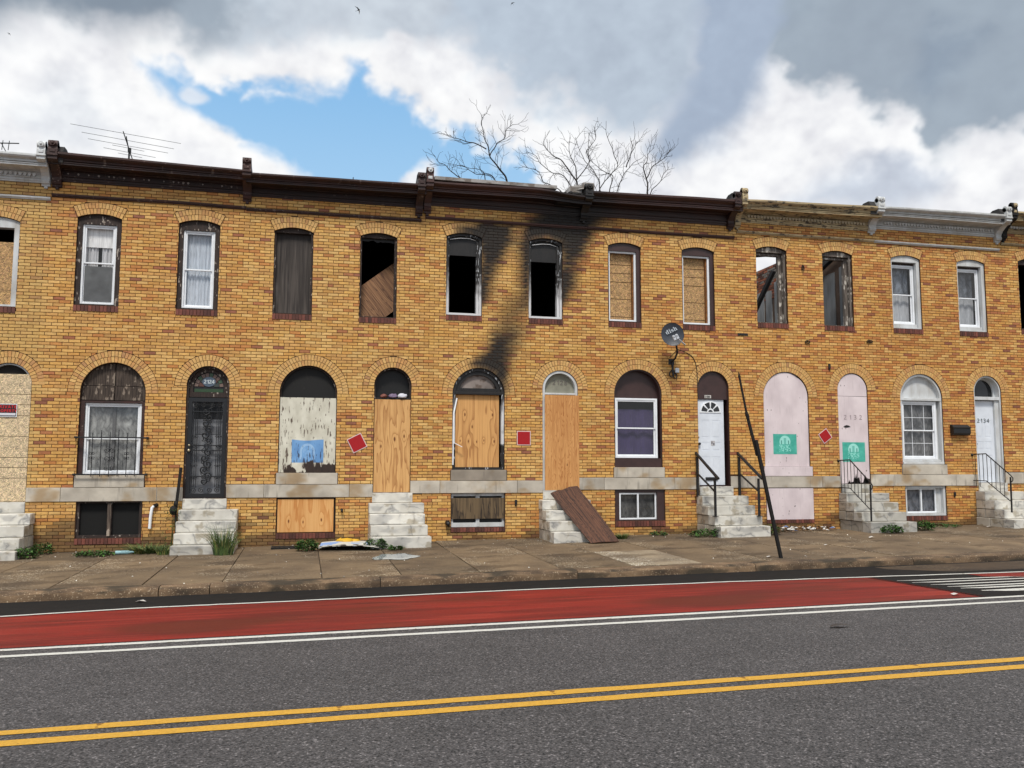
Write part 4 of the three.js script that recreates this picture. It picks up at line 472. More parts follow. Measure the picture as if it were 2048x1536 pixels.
const GW = {
  0(hs, o) { const h = 2.83, f = make('window', M.peelBrown, hs, b => b.poly(rect(o.xl + 0.004, o.yb + 0.001, o.xr - 0.004, h), -0.2, -0.05, { holes: [rect(0.975, o.yb + 0.02, 2.005, 2.79)] }));
    const xm = 1.49; for (const [a, c, d, e, u] of [[o.xl, xm - 0.004, h + 0.015, 3.12, 0], [xm + 0.004, o.xr, h + 0.015, 3.12, 0.5], [o.xl, xm - 0.004, 3.13, 3.6, 0.2], [xm + 0.004, o.xr, 3.13, 3.6, 0.7]]) make('board', M.greyWood, f, b => { b.col = [0.42, 0.36, 0.32]; b.uo = [u, u * 2]; const P = []; const n = 24; const R = o.R - 0.006; const top = x => Math.min(e, o.cy + Math.sqrt(Math.max(0, R * R - (x - o.cx) ** 2))); const xs = range(a + 0.006, c - 0.002, (c - a) / n); const up = xs.map(x => [x, Math.max(d + 0.001, top(x))]); b.poly([[xs[0], d], [xs[xs.length - 1], d], ...up.reverse()], -0.11, -0.09); });
    hung(f, 0.978, 2.002, o.yb + 0.023, 2.787, -0.085, { mid: 0.5, w: 0.04 }); curtain(f, M.plastic, 1.0, 1.98, o.yb + 0.05, 2.76, -0.2, 4, 0.012, 'plastic_sheet', [0.62, 0.63, 0.62]); make('centre_stile', M.plain, f, b => { b.col = sr(70, 70, 70); b.box(1.46, o.yb + 0.06, -0.17, 1.52, 2.74, -0.16); });
    make('window_grille', M.iron, hs, b => { for (const y of [2.11, 1.40]) b.box(0.84, y - 0.013, 0.085, 2.17, y + 0.013, 0.105, 0.003); for (const x of [0.86, 2.15]) for (const y of [2.11, 1.40]) b.box(x - 0.02, y - 0.02, 0, x + 0.02, y + 0.02, 0.085, 0.003); [1.17, 1.325, 1.48, 1.635, 1.79, 1.945].forEach((x, i) => b.tube([[x, 1.36, 0.095], [x, (i % 2 ? 2.25 : 2.2) + (i === 2 || i === 3 ? 0.02 : 0), 0.095]], 0.008, 0.008, 5)); for (const s of [-1, 1]) { scroll(b, 1.48 + s * 0.055, 1.86, 0.05, 1.3, 0.1, s, 1, 0.006, 2); scroll(b, 1.48 + s * 0.05, 1.7, 0.055, 1.4, 0.1, s, -1, 0.006, 2); scroll(b, 1.48 + s * 0.045, 1.52, 0.045, 1.3, 0.1, s, 1, 0.006, 4); for (const x of [1.17, 1.79]) { scroll(b, x + s * 0.03, 1.80, 0.03, 1.2, 0.1, s, 1, 0.006, 1); scroll(b, x + s * 0.03, 1.72, 0.03, 1.2, 0.1, s, -1, 0.006, 1); } } }); return f; },
  1(hs, o) { const f = ringFrame('window', M.peelDark, hs, o, outline(o, 0.03, o.yb + 0.01), -0.2, -0.06); panel('dark_panel', mat({ color: col(40, 32, 30), map: T.peelDark, roughness: 0.7 }), f, o, 2.9, -0.12, 0.03); plate('painted_board', M.peelWhite, f, o.xl + 0.012, o.yb + 0.004, o.xr - 0.01, 2.965, -0.02, 0.018, 0.002, true, { label: 'flaking white board with a pale blue square' }); return f; },
  2(hs, o) { const f = ringFrame('window', M.burntWhite, hs, o, outline(o, 0.06, o.yb + 0.05), -0.18, -0.03, [-o.xl, -o.yb - 0.55]); make('arch_trim', M.char, f, b => b.poly(above(o, 0.062, 3.14), -0.16, -0.06, { holes: [above(o, 0.14, 3.24)] })); make('arch_panel', mat({ map: T.tin, color: col(225, 214, 210) }), f, b => { b.poly(above(o, 0.13, 3.22), -0.15, -0.12); }); make('scorched_rail', M.char, f, b => b.box(o.xl + 0.05, 3.1, -0.14, o.xr - 0.05, 3.155, -0.02, 0.006));
    plate('plywood', M.ply3, f, 8.25, o.yb + 0.055, 9.2, 3.10, -0.09, 0.018, 0.002, true, { label: 'tan plywood with a row of knots' }); make('loose_strip', M.vinyl, f, b => { b.bar([8.19, 1.6, -0.03], [8.2, 2.7, -0.02], 0.03, 0.02); b.bar([8.2, 2.7, -0.02], [8.27, 3.02, -0.05], 0.03, 0.015); b.bar([8.2, 2.07, 0.01], [8.38, 1.98, 0.03], 0.02, 0.012); }); return f; },
  3(hs, o) { const f = ringFrame('window', M.wrap, hs, o, outline(o, 0.022, o.yb + 0.2), -0.2, -0.02); panel('arch_panel', M.wrap, f, o, 3.09, -0.16, 0.02); hung(f, o.xl + 0.03, o.xr - 0.075, 1.765, 3.1, -0.07, { mid: 0.5, w: 0.045 }); curtain(f, mat({ map: T.cloth, color: col(58, 46, 92) }), o.xl + 0.08, o.xr - 0.12, 1.8, 2.86, -0.2, 3, 0.02, 'curtain'); return f; },
  4(hs, o) { const f = make('window', M.pink, hs, b => { b.uo = [-o.xl, -o.yb]; b.poly(outline(o, 0.012, o.yb + 0.003), -0.05, -0.015); }); f.userData.label = 'pale pink board filling the arched window'; make('stencil', M.green1, f, b => { b.uo = [-15.68, -1.87]; b.box(15.68, 1.87, -0.0149, 16.28, 2.335, -0.0115); }); make('crack', M.dark, f, b => { const p = [[16.2, 3.74], [16.3, 3.69], [16.36, 3.66], [16.45, 3.6], [16.52, 3.52]]; for (let i = 0; i < 4; i++) b.bar([...p[i], -0.014], [...p[i + 1], -0.014], 0.014 + 0.012 * (i & 1), 0.004); }); return f; },
  5(hs, o) { const f = ringFrame('window', M.white, hs, o, outline(o, 0.05, o.yb + 0.07), -0.2, -0.02); panel('arch_panel', M.white, f, o, 3.22, -0.12, 0.05); make('transom_bar', M.white, f, b => b.box(o.xl + 0.006, 3.18, -0.14, o.xr - 0.006, 3.245, -0.012, 0.006)); hung(f, o.xl + 0.06, o.xr - 0.13, 1.76, 3.17, -0.07, { mid: 0.5, w: 0.055, grid: [3, 2] }); make('side_board', M.white, f, b => b.box(o.xr - 0.125, 1.72, -0.2, o.xr - 0.052, 3.178, -0.13, 0.004)); make('sill_board', M.white, f, b => { b.box(o.xl + 0.02, o.yb + 0.004, -0.15, o.xr - 0.02, o.yb + 0.06, 0.015, 0.006); b.box(o.xl + 0.052, o.yb + 0.072, -0.15, o.xr - 0.055, 1.755, -0.05, 0.004); }); curtain(f, M.plastic, o.xl + 0.11, o.xr - 0.18, 1.8, 3.12, -0.17, 3, 0.015, 'plastic_sheet', [0.34, 0.34, 0.35]); return f; },
  x(hs, o, dark) { const f = ringFrame('window', M.peelDark, hs, o, outline(o, 0.05, o.yb + 0.05), -0.2, -0.03); panel('board', dark ? M.weather : M.osb, f, o, o.yb + 0.04, -0.1, 0.04); return f; },
};
function doorLeaf(par, x0, x1, y0, y1, z, name = 'door_leaf') { return make(name, M.door, par, b => { const w = x1 - x0, H_ = y1 - y0; b.box(x0, y0, z - 0.04, x1, y1, z - 0.0045, 0.002); b.poly(rect(x0, y0, x1, y1), z - 0.0045, z, { holes: [[0.06, 0.33], [0.40, 0.50], [0.55, 0.76]].flatMap(([a, c]) => [rect(x0 + w * 0.15, y0 + H_ * a, x0 + w * 0.45, y0 + H_ * c), rect(x0 + w * 0.55, y0 + H_ * a, x0 + w * 0.85, y0 + H_ * c)]) }); for (const [a, c] of [[0.06, 0.33], [0.40, 0.50], [0.55, 0.76]]) for (const e of [0.15, 0.55]) b.box(x0 + w * (e + 0.035), y0 + H_ * a + 0.025, z - 0.0045, x0 + w * (e + 0.265), y0 + H_ * c - 0.025, z - 0.001, 0.004); }); }
const DR = {
  0(hs, o) { const f = ringFrame('door', M.peelDark, hs, o, outline(o, 0.035, o.yb + 0.01), -0.2, -0.04);
    make('transom_frame', M.peelDark, f, b => { b.uo = [0.3, 0.2]; b.poly(above(o, 0.037, 2.94), -0.17, -0.1, { holes: [above(o, 0.11, 3.04)] }); }); const tz = -0.13, R = o.R - 0.12, cy = o.cy;
    make('stained_glass', M.plain, f, b => { const P = (r_, a) => [o.cx + Math.cos(a) * r_, cy + 0.0 + Math.sin(a) * r_]; const seg = (r0, r1, a0, a1, c) => { b.col = c; b.poly([P(r0, a0), P(r1, a0), P(r1, (a0 + a1) / 2), P(r1, a1), P(r0, a1), P(r0, (a0 + a1) / 2)], tz - 0.004, tz, {}); }; for (let i = 0; i < 10; i++) seg(R * 0.72, R * 0.97, i / 10 * Math.PI + 0.03, (i + 1) / 10 * Math.PI - 0.03, i % 3 === 1 ? sr(62, 84, 64) : sr(112, 92, 84)); for (let i = 0; i < 6; i++) seg(R * 0.34, R * 0.69, i / 6 * Math.PI + 0.04, (i + 1) / 6 * Math.PI - 0.04, i % 2 ? sr(84, 52, 44) : sr(54, 62, 60)); b.col = sr(38, 66, 40); b.box(o.xl + 0.13, 3.045, tz - 0.004, o.xr - 0.13, 3.11, tz, 0); const c = []; for (let i = 0; i < 18; i++) { const a = i / 18 * 2 * Math.PI; c.push([o.cx + Math.cos(a) * 0.13, 3.255 + Math.sin(a) * 0.1]); } b.col = sr(76, 90, 106); b.poly(c, tz - 0.002, tz + 0.004); });
    make('leading', M.black, f, b => b.poly(above(o, 0.09, 3.035), tz - 0.02, tz - 0.012)); lettering('house_number', '2124', 0.075, mat({ color: col(190, 200, 204) }), f, o.cx - 0.105, 3.218, tz + 0.005, fontB, -0.006);
    const x0 = 2.868, x1 = 3.6, y0 = 0.945, y1 = 2.925; make('inner_door', mat({ color: col(138, 140, 145), map: T.grain, roughness: 0.5 }), f, b => { b.box(x0, y0, -0.22, x1, y1 - 0.02, -0.18); b.col = sr(40, 42, 46); b.box(x0 + 0.1, y1 - 0.42, -0.19, x1 - 0.1, y1 - 0.08, -0.175); b.col = [0.55, 0.55, 0.56]; b.box(x0 + 0.12, y0 + 1.25, -0.185, x1 - 0.12, y0 + 1.42, -0.172, 0.004); });
    const s = make('security_door', M.iron, f, b => { b.poly(rect(x0, y0, x1, y1), -0.085, -0.045, { holes: [rect(x0 + 0.075, y0 + 0.08, x1 - 0.075, y1 - 0.08)], back: true }); const z = -0.06; for (const q of [0.21, 0.47, 0.52, 0.86]) b.box(x0 + 0.075, y0 + (y1 - y0) * q - 0.011, z - 0.012, x1 - 0.075, y0 + (y1 - y0) * q + 0.011, z + 0.01, 0.002);
      for (const e of [0.15, 0.2, 0.25, 0.75, 0.8, 0.85]) b.box(x0 + (x1 - x0) * e - 0.006, y0 + 0.08 + 0.12, z - 0.01, x0 + (x1 - x0) * e + 0.006, y1 - 0.2, z + 0.002, 0.001); const cx = (x0 + x1) / 2;
      for (const [yy, n] of [[y0 + 0.145, 4], [y1 - 0.145, 4], [y0 + (y1 - y0) * 0.495 + 0.03, 3]]) for (let i = 0; i < n; i++) scroll(b, x0 + 0.14 + (x1 - x0 - 0.28) * i / (n - 1), yy, 0.055, 1.6, z, i % 2 ? 1 : -1, i % 2 ? 1 : -1, 0.008, 1); let sd = rng(8);
      for (let i = 0; i < 13; i++) { const yy = y0 + 0.32 + i * 0.115; if (Math.abs(yy - (y0 + 0.98)) < 0.06) continue; scroll(b, cx + (i % 2 ? 0.035 : -0.035), yy, 0.07 + sd() * 0.015, 1.3, z, i % 2 ? 1 : -1, 1, 0.015, sd() * 6); scroll(b, cx + (i % 2 ? -0.05 : 0.05), yy + 0.03, 0.045, 1.2, z, i % 2 ? -1 : 1, -1, 0.008, sd() * 6); } for (const e of [0.2, 0.8]) for (const yy of [0.38, 0.62, 1.2]) for (const q of [-1, 1]) scroll(b, x0 + (x1 - x0) * e + q * 0.03, y0 + yy, 0.03, 1.2, z + 0.004, q, 1, 0.006, 0); });
    make('door_handle', mat({ color: col(190, 178, 150), metalness: 0.7, roughness: 0.3 }), s, b => { b.ball([x0 + 0.04, y0 + 0.93, -0.02], 0.03); }); make('lock', mat({ color: col(176, 166, 140), metalness: 0.7, roughness: 0.3 }), s, b => b.ball([x0 + 0.042, y0 + 1.03, -0.025], 0.023)); return f; },
  1(hs, o) { const f = ringFrame('door', M.peelDark, hs, o, outline(o, 0.03, o.yb + 0.005), -0.2, -0.05); panel('dark_panel', mat({ color: col(38, 31, 30), map: T.peelDark, roughness: 0.55 }), f, o, 2.9, -0.18, 0.03); make('ledge', M.char, f, b => b.box(o.xl + 0.032, 2.965, -0.18, o.xr - 0.032, 2.995, -0.03, 0.004)); plate('plywood', M.ply1, f, o.xl + 0.012, o.yb + 0.004, o.xr - 0.008, 2.96, -0.012, 0.018, 0.002, true, { label: 'plywood with looping dark grain' }); return f; },
  2(hs, o) { const f = ringFrame('door', M.white, hs, o, outline(o, 0.055, o.yb + 0.01), -0.2, -0.01); make('transom_bar', M.white, f, b => b.box(o.xl + 0.05, 3.135, -0.14, o.xr - 0.05, 3.175, -0.004, 0.004)); panel('transom', M.transom, f, o, 3.15, -0.1, 0.05); lettering('house_number', '2128', 0.1, mat({ color: col(104, 100, 92) }), f, o.cx - 0.15, 3.36, -0.098, fontB, 0.012); plate('plywood', M.ply2, f, o.xl + 0.045, o.yb - 0.01, o.xr + 0.02, 3.125, 0.03, 0.018, 0.002, true, { label: 'plywood with dense wavy grain' }); return f; },
  3(hs, o) { const f = ringFrame('door', M.wrap, hs, o, outline(o, 0.012, o.yb + 0.02), -0.2, -0.02); panel('arch_panel', M.wrap, f, o, 3.11, -0.05, 0.01); make('number_plate', M.plain, f, b => { b.col = sr(196, 192, 186); b.box(13.995, 3.135, -0.05, 14.155, 3.205, -0.042, 0.001); }); lettering('house_number', '2130', 0.045, mat({ color: col(60, 58, 58) }), f, 14.005, 3.147, -0.041, fontB, -0.004);
    const x0 = o.xl + 0.014, x1 = o.xr - 0.095, y0 = o.yb + 0.03, y1 = 3.105, L = doorLeaf(f, x0, x1, y0, y1, -0.08); const cx = (x0 + x1) / 2, cy = y1 - 0.30, arc = (r, a, e, n = 10) => { const p = []; for (let i = 0; i <= n; i++) { const q = a + (e - a) * i / n; p.push([cx + Math.cos(q) * r, cy + Math.sin(q) * r]); } return p; };
    make('fan_window', M.vinyl, L, b => b.poly(arc(0.265, 0, Math.PI, 16), -0.085, -0.066)); for (let i = 0; i < 4; i++) { const a = i / 4 * Math.PI + 0.09, e = (i + 1) / 4 * Math.PI - 0.09; make('pane', M.darkGlass, L, b => b.poly([...arc(0.225, a, e), ...arc(0.085, e, a)].map(([x, y]) => [x, y + 0.015]), -0.07, -0.064)); } make('pane', M.darkGlass, L, b => b.poly(arc(0.055, 0.1, Math.PI - 0.1).map(([x, y]) => [x, y + 0.012]), -0.07, -0.064));
    make('door_handle', M.black, L, b => { b.ball([x0 + 0.035, y0 + 0.93, -0.04], 0.032); b.tube([[x0 + 0.035, y0 + 0.93, -0.08], [x0 + 0.035, y0 + 0.93, -0.05]], 0.014); }); make('lock', M.black, L, b => b.ball([x0 + 0.03, y0 + 1.08, -0.07], 0.014)); make('sticker', M.plain, L, b => { b.col = sr(176, 174, 176); b.box(cx + 0.0, y0 + 0.89, -0.0795, cx + 0.1, y0 + 1.0, -0.077); b.col = sr(96, 94, 100); b.box(cx + 0.012, y0 + 0.93, -0.0772, cx + 0.04, y0 + 0.985, -0.0765); b.box(cx + 0.055, y0 + 0.905, -0.0772, cx + 0.088, y0 + 0.95, -0.0765); }); make('letter_slot', M.black, L, b => b.box(cx - 0.15, y0 + 0.1, -0.08, cx + 0.15, y0 + 0.175, -0.06, 0.006)); return f; },
  4(hs, o) { const f = ringFrame('door', M.dark, hs, o, outline(o, 0.02, o.yb + 0.02), -0.2, -0.06); panel('backing', M.dark, f, o, o.yb + 0.03, -0.12, 0.02); make('upper_board', M.pink, f, b => { b.uo = [-o.xl, -2.2]; b.poly(above(o, 0.012, 3.255), -0.05, -0.012); }); const x0 = o.xl + 0.01, x1 = o.xr - 0.008, y0 = o.yb + 0.004;
    make('lower_board', M.pink, f, b => { b.uo = [-o.xl, -o.yb]; b.poly([[x0, y0], [x0 + 0.2, y0 + 0.01], [x0 + 0.24, y0 + 0.09], [x0 + 0.27, y0 + 0.03], [x0 + 0.34, y0 + 0.05], [x0 + 0.36, y0 + 0.17], [x0 + 0.39, y0 + 0.13], [x0 + 0.42, y0 + 0.25], [x0 + 0.45, y0 + 0.12], [x0 + 0.50, y0 + 0.16], [x0 + 0.54, y0 + 0.02], [x0 + 0.6, y0 + 0.03], [x0 + 0.66, y0 + 0.22], [x0 + 0.69, y0 + 0.14], [x1, y0 + 0.11], [x1, 3.245], [x0, 3.25]], -0.05, -0.014, { back: true }); }, { label: 'pale pink board torn along its lower edge' });
    lettering('house_number', '2132', 0.105, mat({ color: col(150, 136, 138) }), f, o.xl + 0.15, 2.70, -0.013, font, 0.06); make('hole', M.dark, f, b => { b.poly([[0.13, 0], [0.17, 0.03], [0.22, 0.045], [0.28, 0.035], [0.33, 0.0], [0.25, -0.015], [0.18, -0.02]].map(([x, y]) => [o.xl + x, 2.52 + y]), -0.0139, -0.011); }); make('stencil', M.green2, f, b => { b.uo = [-17.47, -1.7]; b.box(17.48, 1.70, -0.0139, 18.08, 2.16, -0.0105); }); return f; },
  5(hs, o) { const f = ringFrame('door', M.white, hs, o, outline(o, 0.035, o.yb + 0.01), -0.2, -0.015); make('transom_bar', M.white, f, b => b.box(o.xl + 0.008, 3.235, -0.16, o.xr - 0.008, 3.315, -0.02, 0.006)); make('transom_reveal', M.white, f, b => b.poly(above(o, 0.036, 3.316), -0.22, -0.16, { holes: [above(o, 0.085, 3.33)] })); make('transom_pane', M.darkGlass, f, b => b.poly(above(o, 0.08, 3.32), -0.215, -0.2)); make('jamb', M.white, f, b => { b.box(o.xr - 0.15, o.yb + 0.012, -0.2, o.xr - 0.037, 3.233, -0.06, 0.005); });
    const x0 = o.xl + 0.038, x1 = o.xr - 0.153, L = doorLeaf(f, x0, x1, o.yb + 0.015, 3.22, -0.12); lettering('house_number', '2134', 0.1, mat({ color: col(44, 58, 58) }), L, x0 + 0.12, 2.68, -0.119, font, 0.02); make('door_handle', M.black, L, b => { b.ball([x0 + 0.03, o.yb + 0.95, -0.08], 0.03); }); return f; },
  [-1](hs, o) { const f = ringFrame('door', M.white, hs, o, outline(o, 0.03, o.yb + 0.01), -0.2, -0.03); panel('arch_panel', M.dark, f, o, 3.2, -0.1, 0.03); const c = [3.31, 2.92, 2.72, 2.51, 2.12, 1.72, 1.53, 1.33, 0.885]; for (let i = 0; i < 8; i++) plate('board', M.osbPale, f, o.xl + 0.01, c[i + 1] + 0.005, o.xr - 0.008, c[i] - 0.004, -0.01 - (i % 2) * 0.003, 0.014, 0.002, false); return f; },
  6(hs, o) { const f = ringFrame('door', M.peelDark, hs, o, outline(o, 0.03, o.yb + 0.01), -0.2, -0.03); panel('board', M.ply2, f, o, o.yb + 0.03, -0.08, 0.02); return f; },
};
const BW = {
  0(hs, q) { const [x0, x1, y0, y1] = q, f = make('basement_window', M.peelDark, hs, b => b.poly(rect(x0, y0, x1, y1), -0.2, -0.03, { holes: [rect(x0 + 0.05, y0 + 0.05, (x0 + x1) / 2 - 0.04, y1 - 0.03), rect((x0 + x1) / 2 + 0.04, y0 + 0.05, x1 - 0.05, y1 - 0.03)] })); for (const [a, c] of [[x0 + 0.04, (x0 + x1) / 2 - 0.03], [(x0 + x1) / 2 + 0.03, x1 - 0.04]]) plate('wire_mesh', M.mesh, f, a, y0 + 0.04, c, y1 - 0.02, -0.1, 0.01, 0); make('mullion', M.greyWood, f, b => { b.col = [0.7, 0.62, 0.56]; b.box((x0 + x1) / 2 - 0.035, y0 + 0.03, -0.03, (x0 + x1) / 2 + 0.03, y1 - 0.02, -0.012, 0.004); }); return f; },
  1(hs, q) { const [x0, x1, y0, y1] = q, f = make('basement_window', M.dark, hs, b => b.box(x0 + 0.003, y0, -0.2, x1 - 0.003, y1 - 0.003, -0.06)); plate('plywood', M.ply4, f, x0 + 0.015, y0 + 0.01, x1 - 0.03, y1 - 0.03, -0.005, 0.018, 0.002); return f; },
  2(hs, q) { const [x0, x1, y0, y1] = q, f = make('basement_window', M.white, hs, b => { b.poly(rect(x0, y0, x1, y1), -0.2, -0.05, { holes: [rect(x0 + 0.05, y0 + 0.09, (x0 + x1) / 2 - 0.04, y1 - 0.06), rect((x0 + x1) / 2 + 0.04, y0 + 0.09, x1 - 0.05, y1 - 0.06)] }); for (const x of [(x0 + x1) / 2 - 0.025, (x0 + x1) / 2 + 0.008]) b.box(x, y0 + 0.004, -0.05, x + 0.018, y1 - 0.004, -0.035, 0.003); }); plate('grey_board', M.plyGrey, f, x0 + 0.004, y0 + 0.17, x1 - 0.004, y1 - 0.1, -0.015, 0.018, 0.002, false); plate('backing', M.black, f, x0 + 0.02, y0 + 0.02, x1 - 0.02, y1 - 0.02, -0.15, 0.02, 0); return f; },
  3(hs, q) { const [x0, x1, y0, y1] = q, f = make('basement_window', M.wrap, hs, b => b.poly(rect(x0, y0, x1, y1), -0.2, -0.02, { holes: [rect(x0 + 0.1, y0 + 0.02, x1 - 0.17, y1 - 0.065)] })); slider(f, x0 + 0.103, x1 - 0.173, y0 + 0.023, y1 - 0.068, -0.03); curtain(f, M.plastic, x0 + 0.13, x1 - 0.2, y0 + 0.05, y1 - 0.1, -0.15, 2, 0.015, 'plastic_sheet', [0.2, 0.2, 0.2]); return f; },
  4(hs, q) { const [x0, x1, y0, y1] = q, f = make('basement_window', M.dark, hs, b => b.box(x0 + 0.003, y0, -0.2, x1 - 0.003, y1 - 0.003, -0.06)); plate('pink_board', M.pink, f, x0 + 0.004, y0 - 0.02, x1 + 0.01, y1 - 0.005, 0.014, 0.03, 0.003); return f; },
  5(hs, q) { const [x0, x1, y0, y1] = q, f = make('basement_window', M.white, hs, b => b.poly(rect(x0, y0, x1, y1), -0.2, -0.02, { holes: [rect(x0 + 0.05, y0 + 0.06, x1 - 0.06, y1 - 0.05)] })); slider(f, x0 + 0.053, x1 - 0.2, y0 + 0.063, y1 - 0.053, -0.07); make('side_board', M.white, f, b => b.box(x1 - 0.197, y0 + 0.062, -0.2, x1 - 0.062, y1 - 0.052, -0.1, 0.004)); curtain(f, M.plastic, x0 + 0.08, x1 - 0.22, y0 + 0.09, y1 - 0.08, -0.16, 2, 0.01, 'plastic_sheet', [0.3, 0.32, 0.38]); return f; },
};
// cornice of a house: moulded fascia, frieze with ornament, end brackets and the thin moulding below
const PROFILE = [[0, 0], [0.035, 0.0], [0.04, 0.07], [0.055, 0.075], [0.06, 0.13], [0.04, 0.135], [0.04, 0.19], [0.065, 0.20], [0.07, 0.235], [0.05, 0.24], [0.05, 0.455], [0.085, 0.48], [0.1, 0.53], [0.37, 0.525], [0.37, 0.60], [0.385, 0.605], [0.385, 0.635], [0.355, 0.64], [0.355, 0.675], [0.39, 0.68], [0.395, 0.71], [0.38, 0.715], [0.385, 0.76], [0.41, 0.80], [0.445, 0.84], [0.465, 0.90], [0.465, 0.955], [0.45, 0.96], [0.45, 1.0], [0, 1.06]];
function cornice(hs, k, h, m, { orn = 0, fleck = 0, x0 = X0(k), x1 = X0(k + 1), sag = 0, colr = null } = {}) {
  const top = x => mix(h.ct[0], h.ct[1], cl((x - X0(k)) / 3.665)) - sag * sstep(X0(k) + 2.4, X0(k) + 3.5, x), c = make('cornice', m, hs, b => { if (colr) b.col = colr; const yA = (x, y) => h.cb + y * (top(x) - h.cb) + (y > 0.5 ? (noise3(x * 1.1, k * 7, 3) - 0.5) * 0.018 : 0); b.uo = [k * 0.37, k * 0.61]; const s = b.P.length; b.sweepX(PROFILE, range(x0 + 0.004, x1 - 0.004, 0.3), yA);
  });
  if (k >= 0 && k <= 3) { const C = c.geometry.attributes.color, P = c.geometry.attributes.position; for (let i = 0; i < C.count; i++) { const x = P.getX(i), t = (P.getY(i) - h.cb) / (top(x) - h.cb); if (t < 0.56) C.setXYZ(i, C.getX(i) * 0.55, C.getY(i) * 0.5, C.getZ(i) * 0.5); } } // shade under the overhang, painted into the frieze and soffit colours
  if (k === 2) { const C = c.geometry.attributes.color, P = c.geometry.attributes.position; for (let i = 0; i < C.count; i++) { const t = sstep(9.7, 10.5, P.getX(i) + (fbm3(P.getX(i) * 3, P.getY(i) * 5, 1, 3) - 0.5) * 0.8); C.setXYZ(i, C.getX(i) * mix(1, 0.2, t), C.getY(i) * mix(1, 0.22, t), C.getZ(i) * mix(1, 0.24, t)); } }
  if (k === 3) { const C = c.geometry.attributes.color, P = c.geometry.attributes.position; for (let i = 0; i < C.count; i++) { const t = 1 - sstep(11.3, 12.1, P.getX(i)); C.setXYZ(i, C.getX(i) * mix(1, 0.3, t), C.getY(i) * mix(1, 0.32, t), C.getZ(i) * mix(1, 0.34, t)); } }
  if (orn) make('ornament', orn, c, b => { const n = fleck ? 34 : 38, r = rng(60 + k); for (let i = 0; i < n; i++) { if (fleck && r() < 0.35) continue; const x = x0 + 0.3 + (x1 - x0 - 0.6) * i / (n - 1), y = h.cb + 0.34 * (top(x) - h.cb), z = 0.051; const a = fleck ? 0.012 + r() * 0.012 : 0.036; b.poly([[x - a, y + a * 0.4], [x - a * 0.6, y - a * 0.7], [x, y - a * 1.2], [x + a * 0.6, y - a * 0.7], [x + a, y + a * 0.4], [x, y + a * 0.9]], z - 0.01, z + (fleck ? 0.015 : 0.035)); } }, { kind: 'stuff' });
  make('string_moulding', m, hs, b => { if (colr) b.col = colr; b.uo = [0.2, k * 0.3]; b.sweepX([[0, 0], [0.03, 0.0], [0.035, 0.018], [0.055, 0.025], [0.06, 0.05], [0.045, 0.062], [0, 0.075]], range(x0 + (k === 0 || k === 2 || k === 4 ? 0.02 : 0.005), x1 - (k === 1 || k === 3 || k === 5 ? 0.06 : 0.003), 0.4), (x, y) => h.str - 0.065 + y + (noise3(x * 0.8, k, 9) - 0.5) * 0.016); });
  return c;
}
function bracket(par, m, x, yb, yt, w = 0.17, knob = null, tone = [1, 1, 1]) {
  const o = make('bracket', m, par, b => {
    b.col = tone; const Hh = yt - yb, pr = [[0.004, 0], [0.05, 0], [0.06, 0.05], [0.1, 0.06], [0.12, 0.12], [0.1, 0.17], [0.11, 0.24], [0.17, 0.34], [0.3, 0.46], [0.43, 0.52], [0.47, 0.56], [0.47, 0.66], [0.485, 0.67], [0.485, 0.82], [0.475, 0.84], [0.475, 0.9], [0.46, 0.96], [0.42, 1.0], [0.36, 0.99], [0.3, 0.93], [0.2, 0.88], [0.004, 0.86]];
    const q = pr.map(([z, y]) => [z, yb + y * Hh]); b.sweepX(q, [x - w / 2, x + w / 2], (X, y) => y); b.box(x - w / 2 - 0.012, yb + 0.64 * Hh, 0.3, x + w / 2 + 0.012, yb + 0.68 * Hh, 0.495, 0.004); b.box(x - 0.03, yb - 0.05, 0.004, x + 0.03, yb - 0.003, 0.06, 0.008); b.tube([[x - w * 0.5, yb + 0.95 * Hh, 0.42], [x + w * 0.5, yb + 0.95 * Hh, 0.42]], 0.078, 0.078, 12);
  });
  make('rosette', knob || m, o, b => { b.col = tone; const y = yb + 0.95 * (yt - yb); b.tube([[x, y, 0.44], [x, y, 0.515]], 0.062, 0.05, 12); b.ball([x, y, 0.515], 0.026, 1, 6); b.box(x - w * 0.3, yb + 0.72 * (yt - yb), 0.48, x + w * 0.3, yb + 0.8 * (yt - yb), 0.497, 0.008); }); return o;
}
const HOUSES = {
  '-1': ['yellow brick row house at the left edge with white cornice and boarded doorway', 'whiteOsb'],
  0: ['brick row house with dark brown cornice, ornate black security door and barred window', 'brownHung'],
  1: ['brick row house with flaking white board and dark gaping upper windows', null],
  2: ['fire-scorched brick row house with soot above its burnt upper windows', 'burnt'],
  3: ['brick row house with white fan-lit front door and purple curtain', 'wrapOsb'],
  4: ['roofless brick row house with pale pink boards and cream peeling cornice', 'openGrey'],
  5: ['brick row house with white cornice, white arched window and white front door', 'whiteHung'],
  6: ['sliver of brick row house at the right edge beyond the white front door', 'darkOpen'],
};
const houseObj = {};
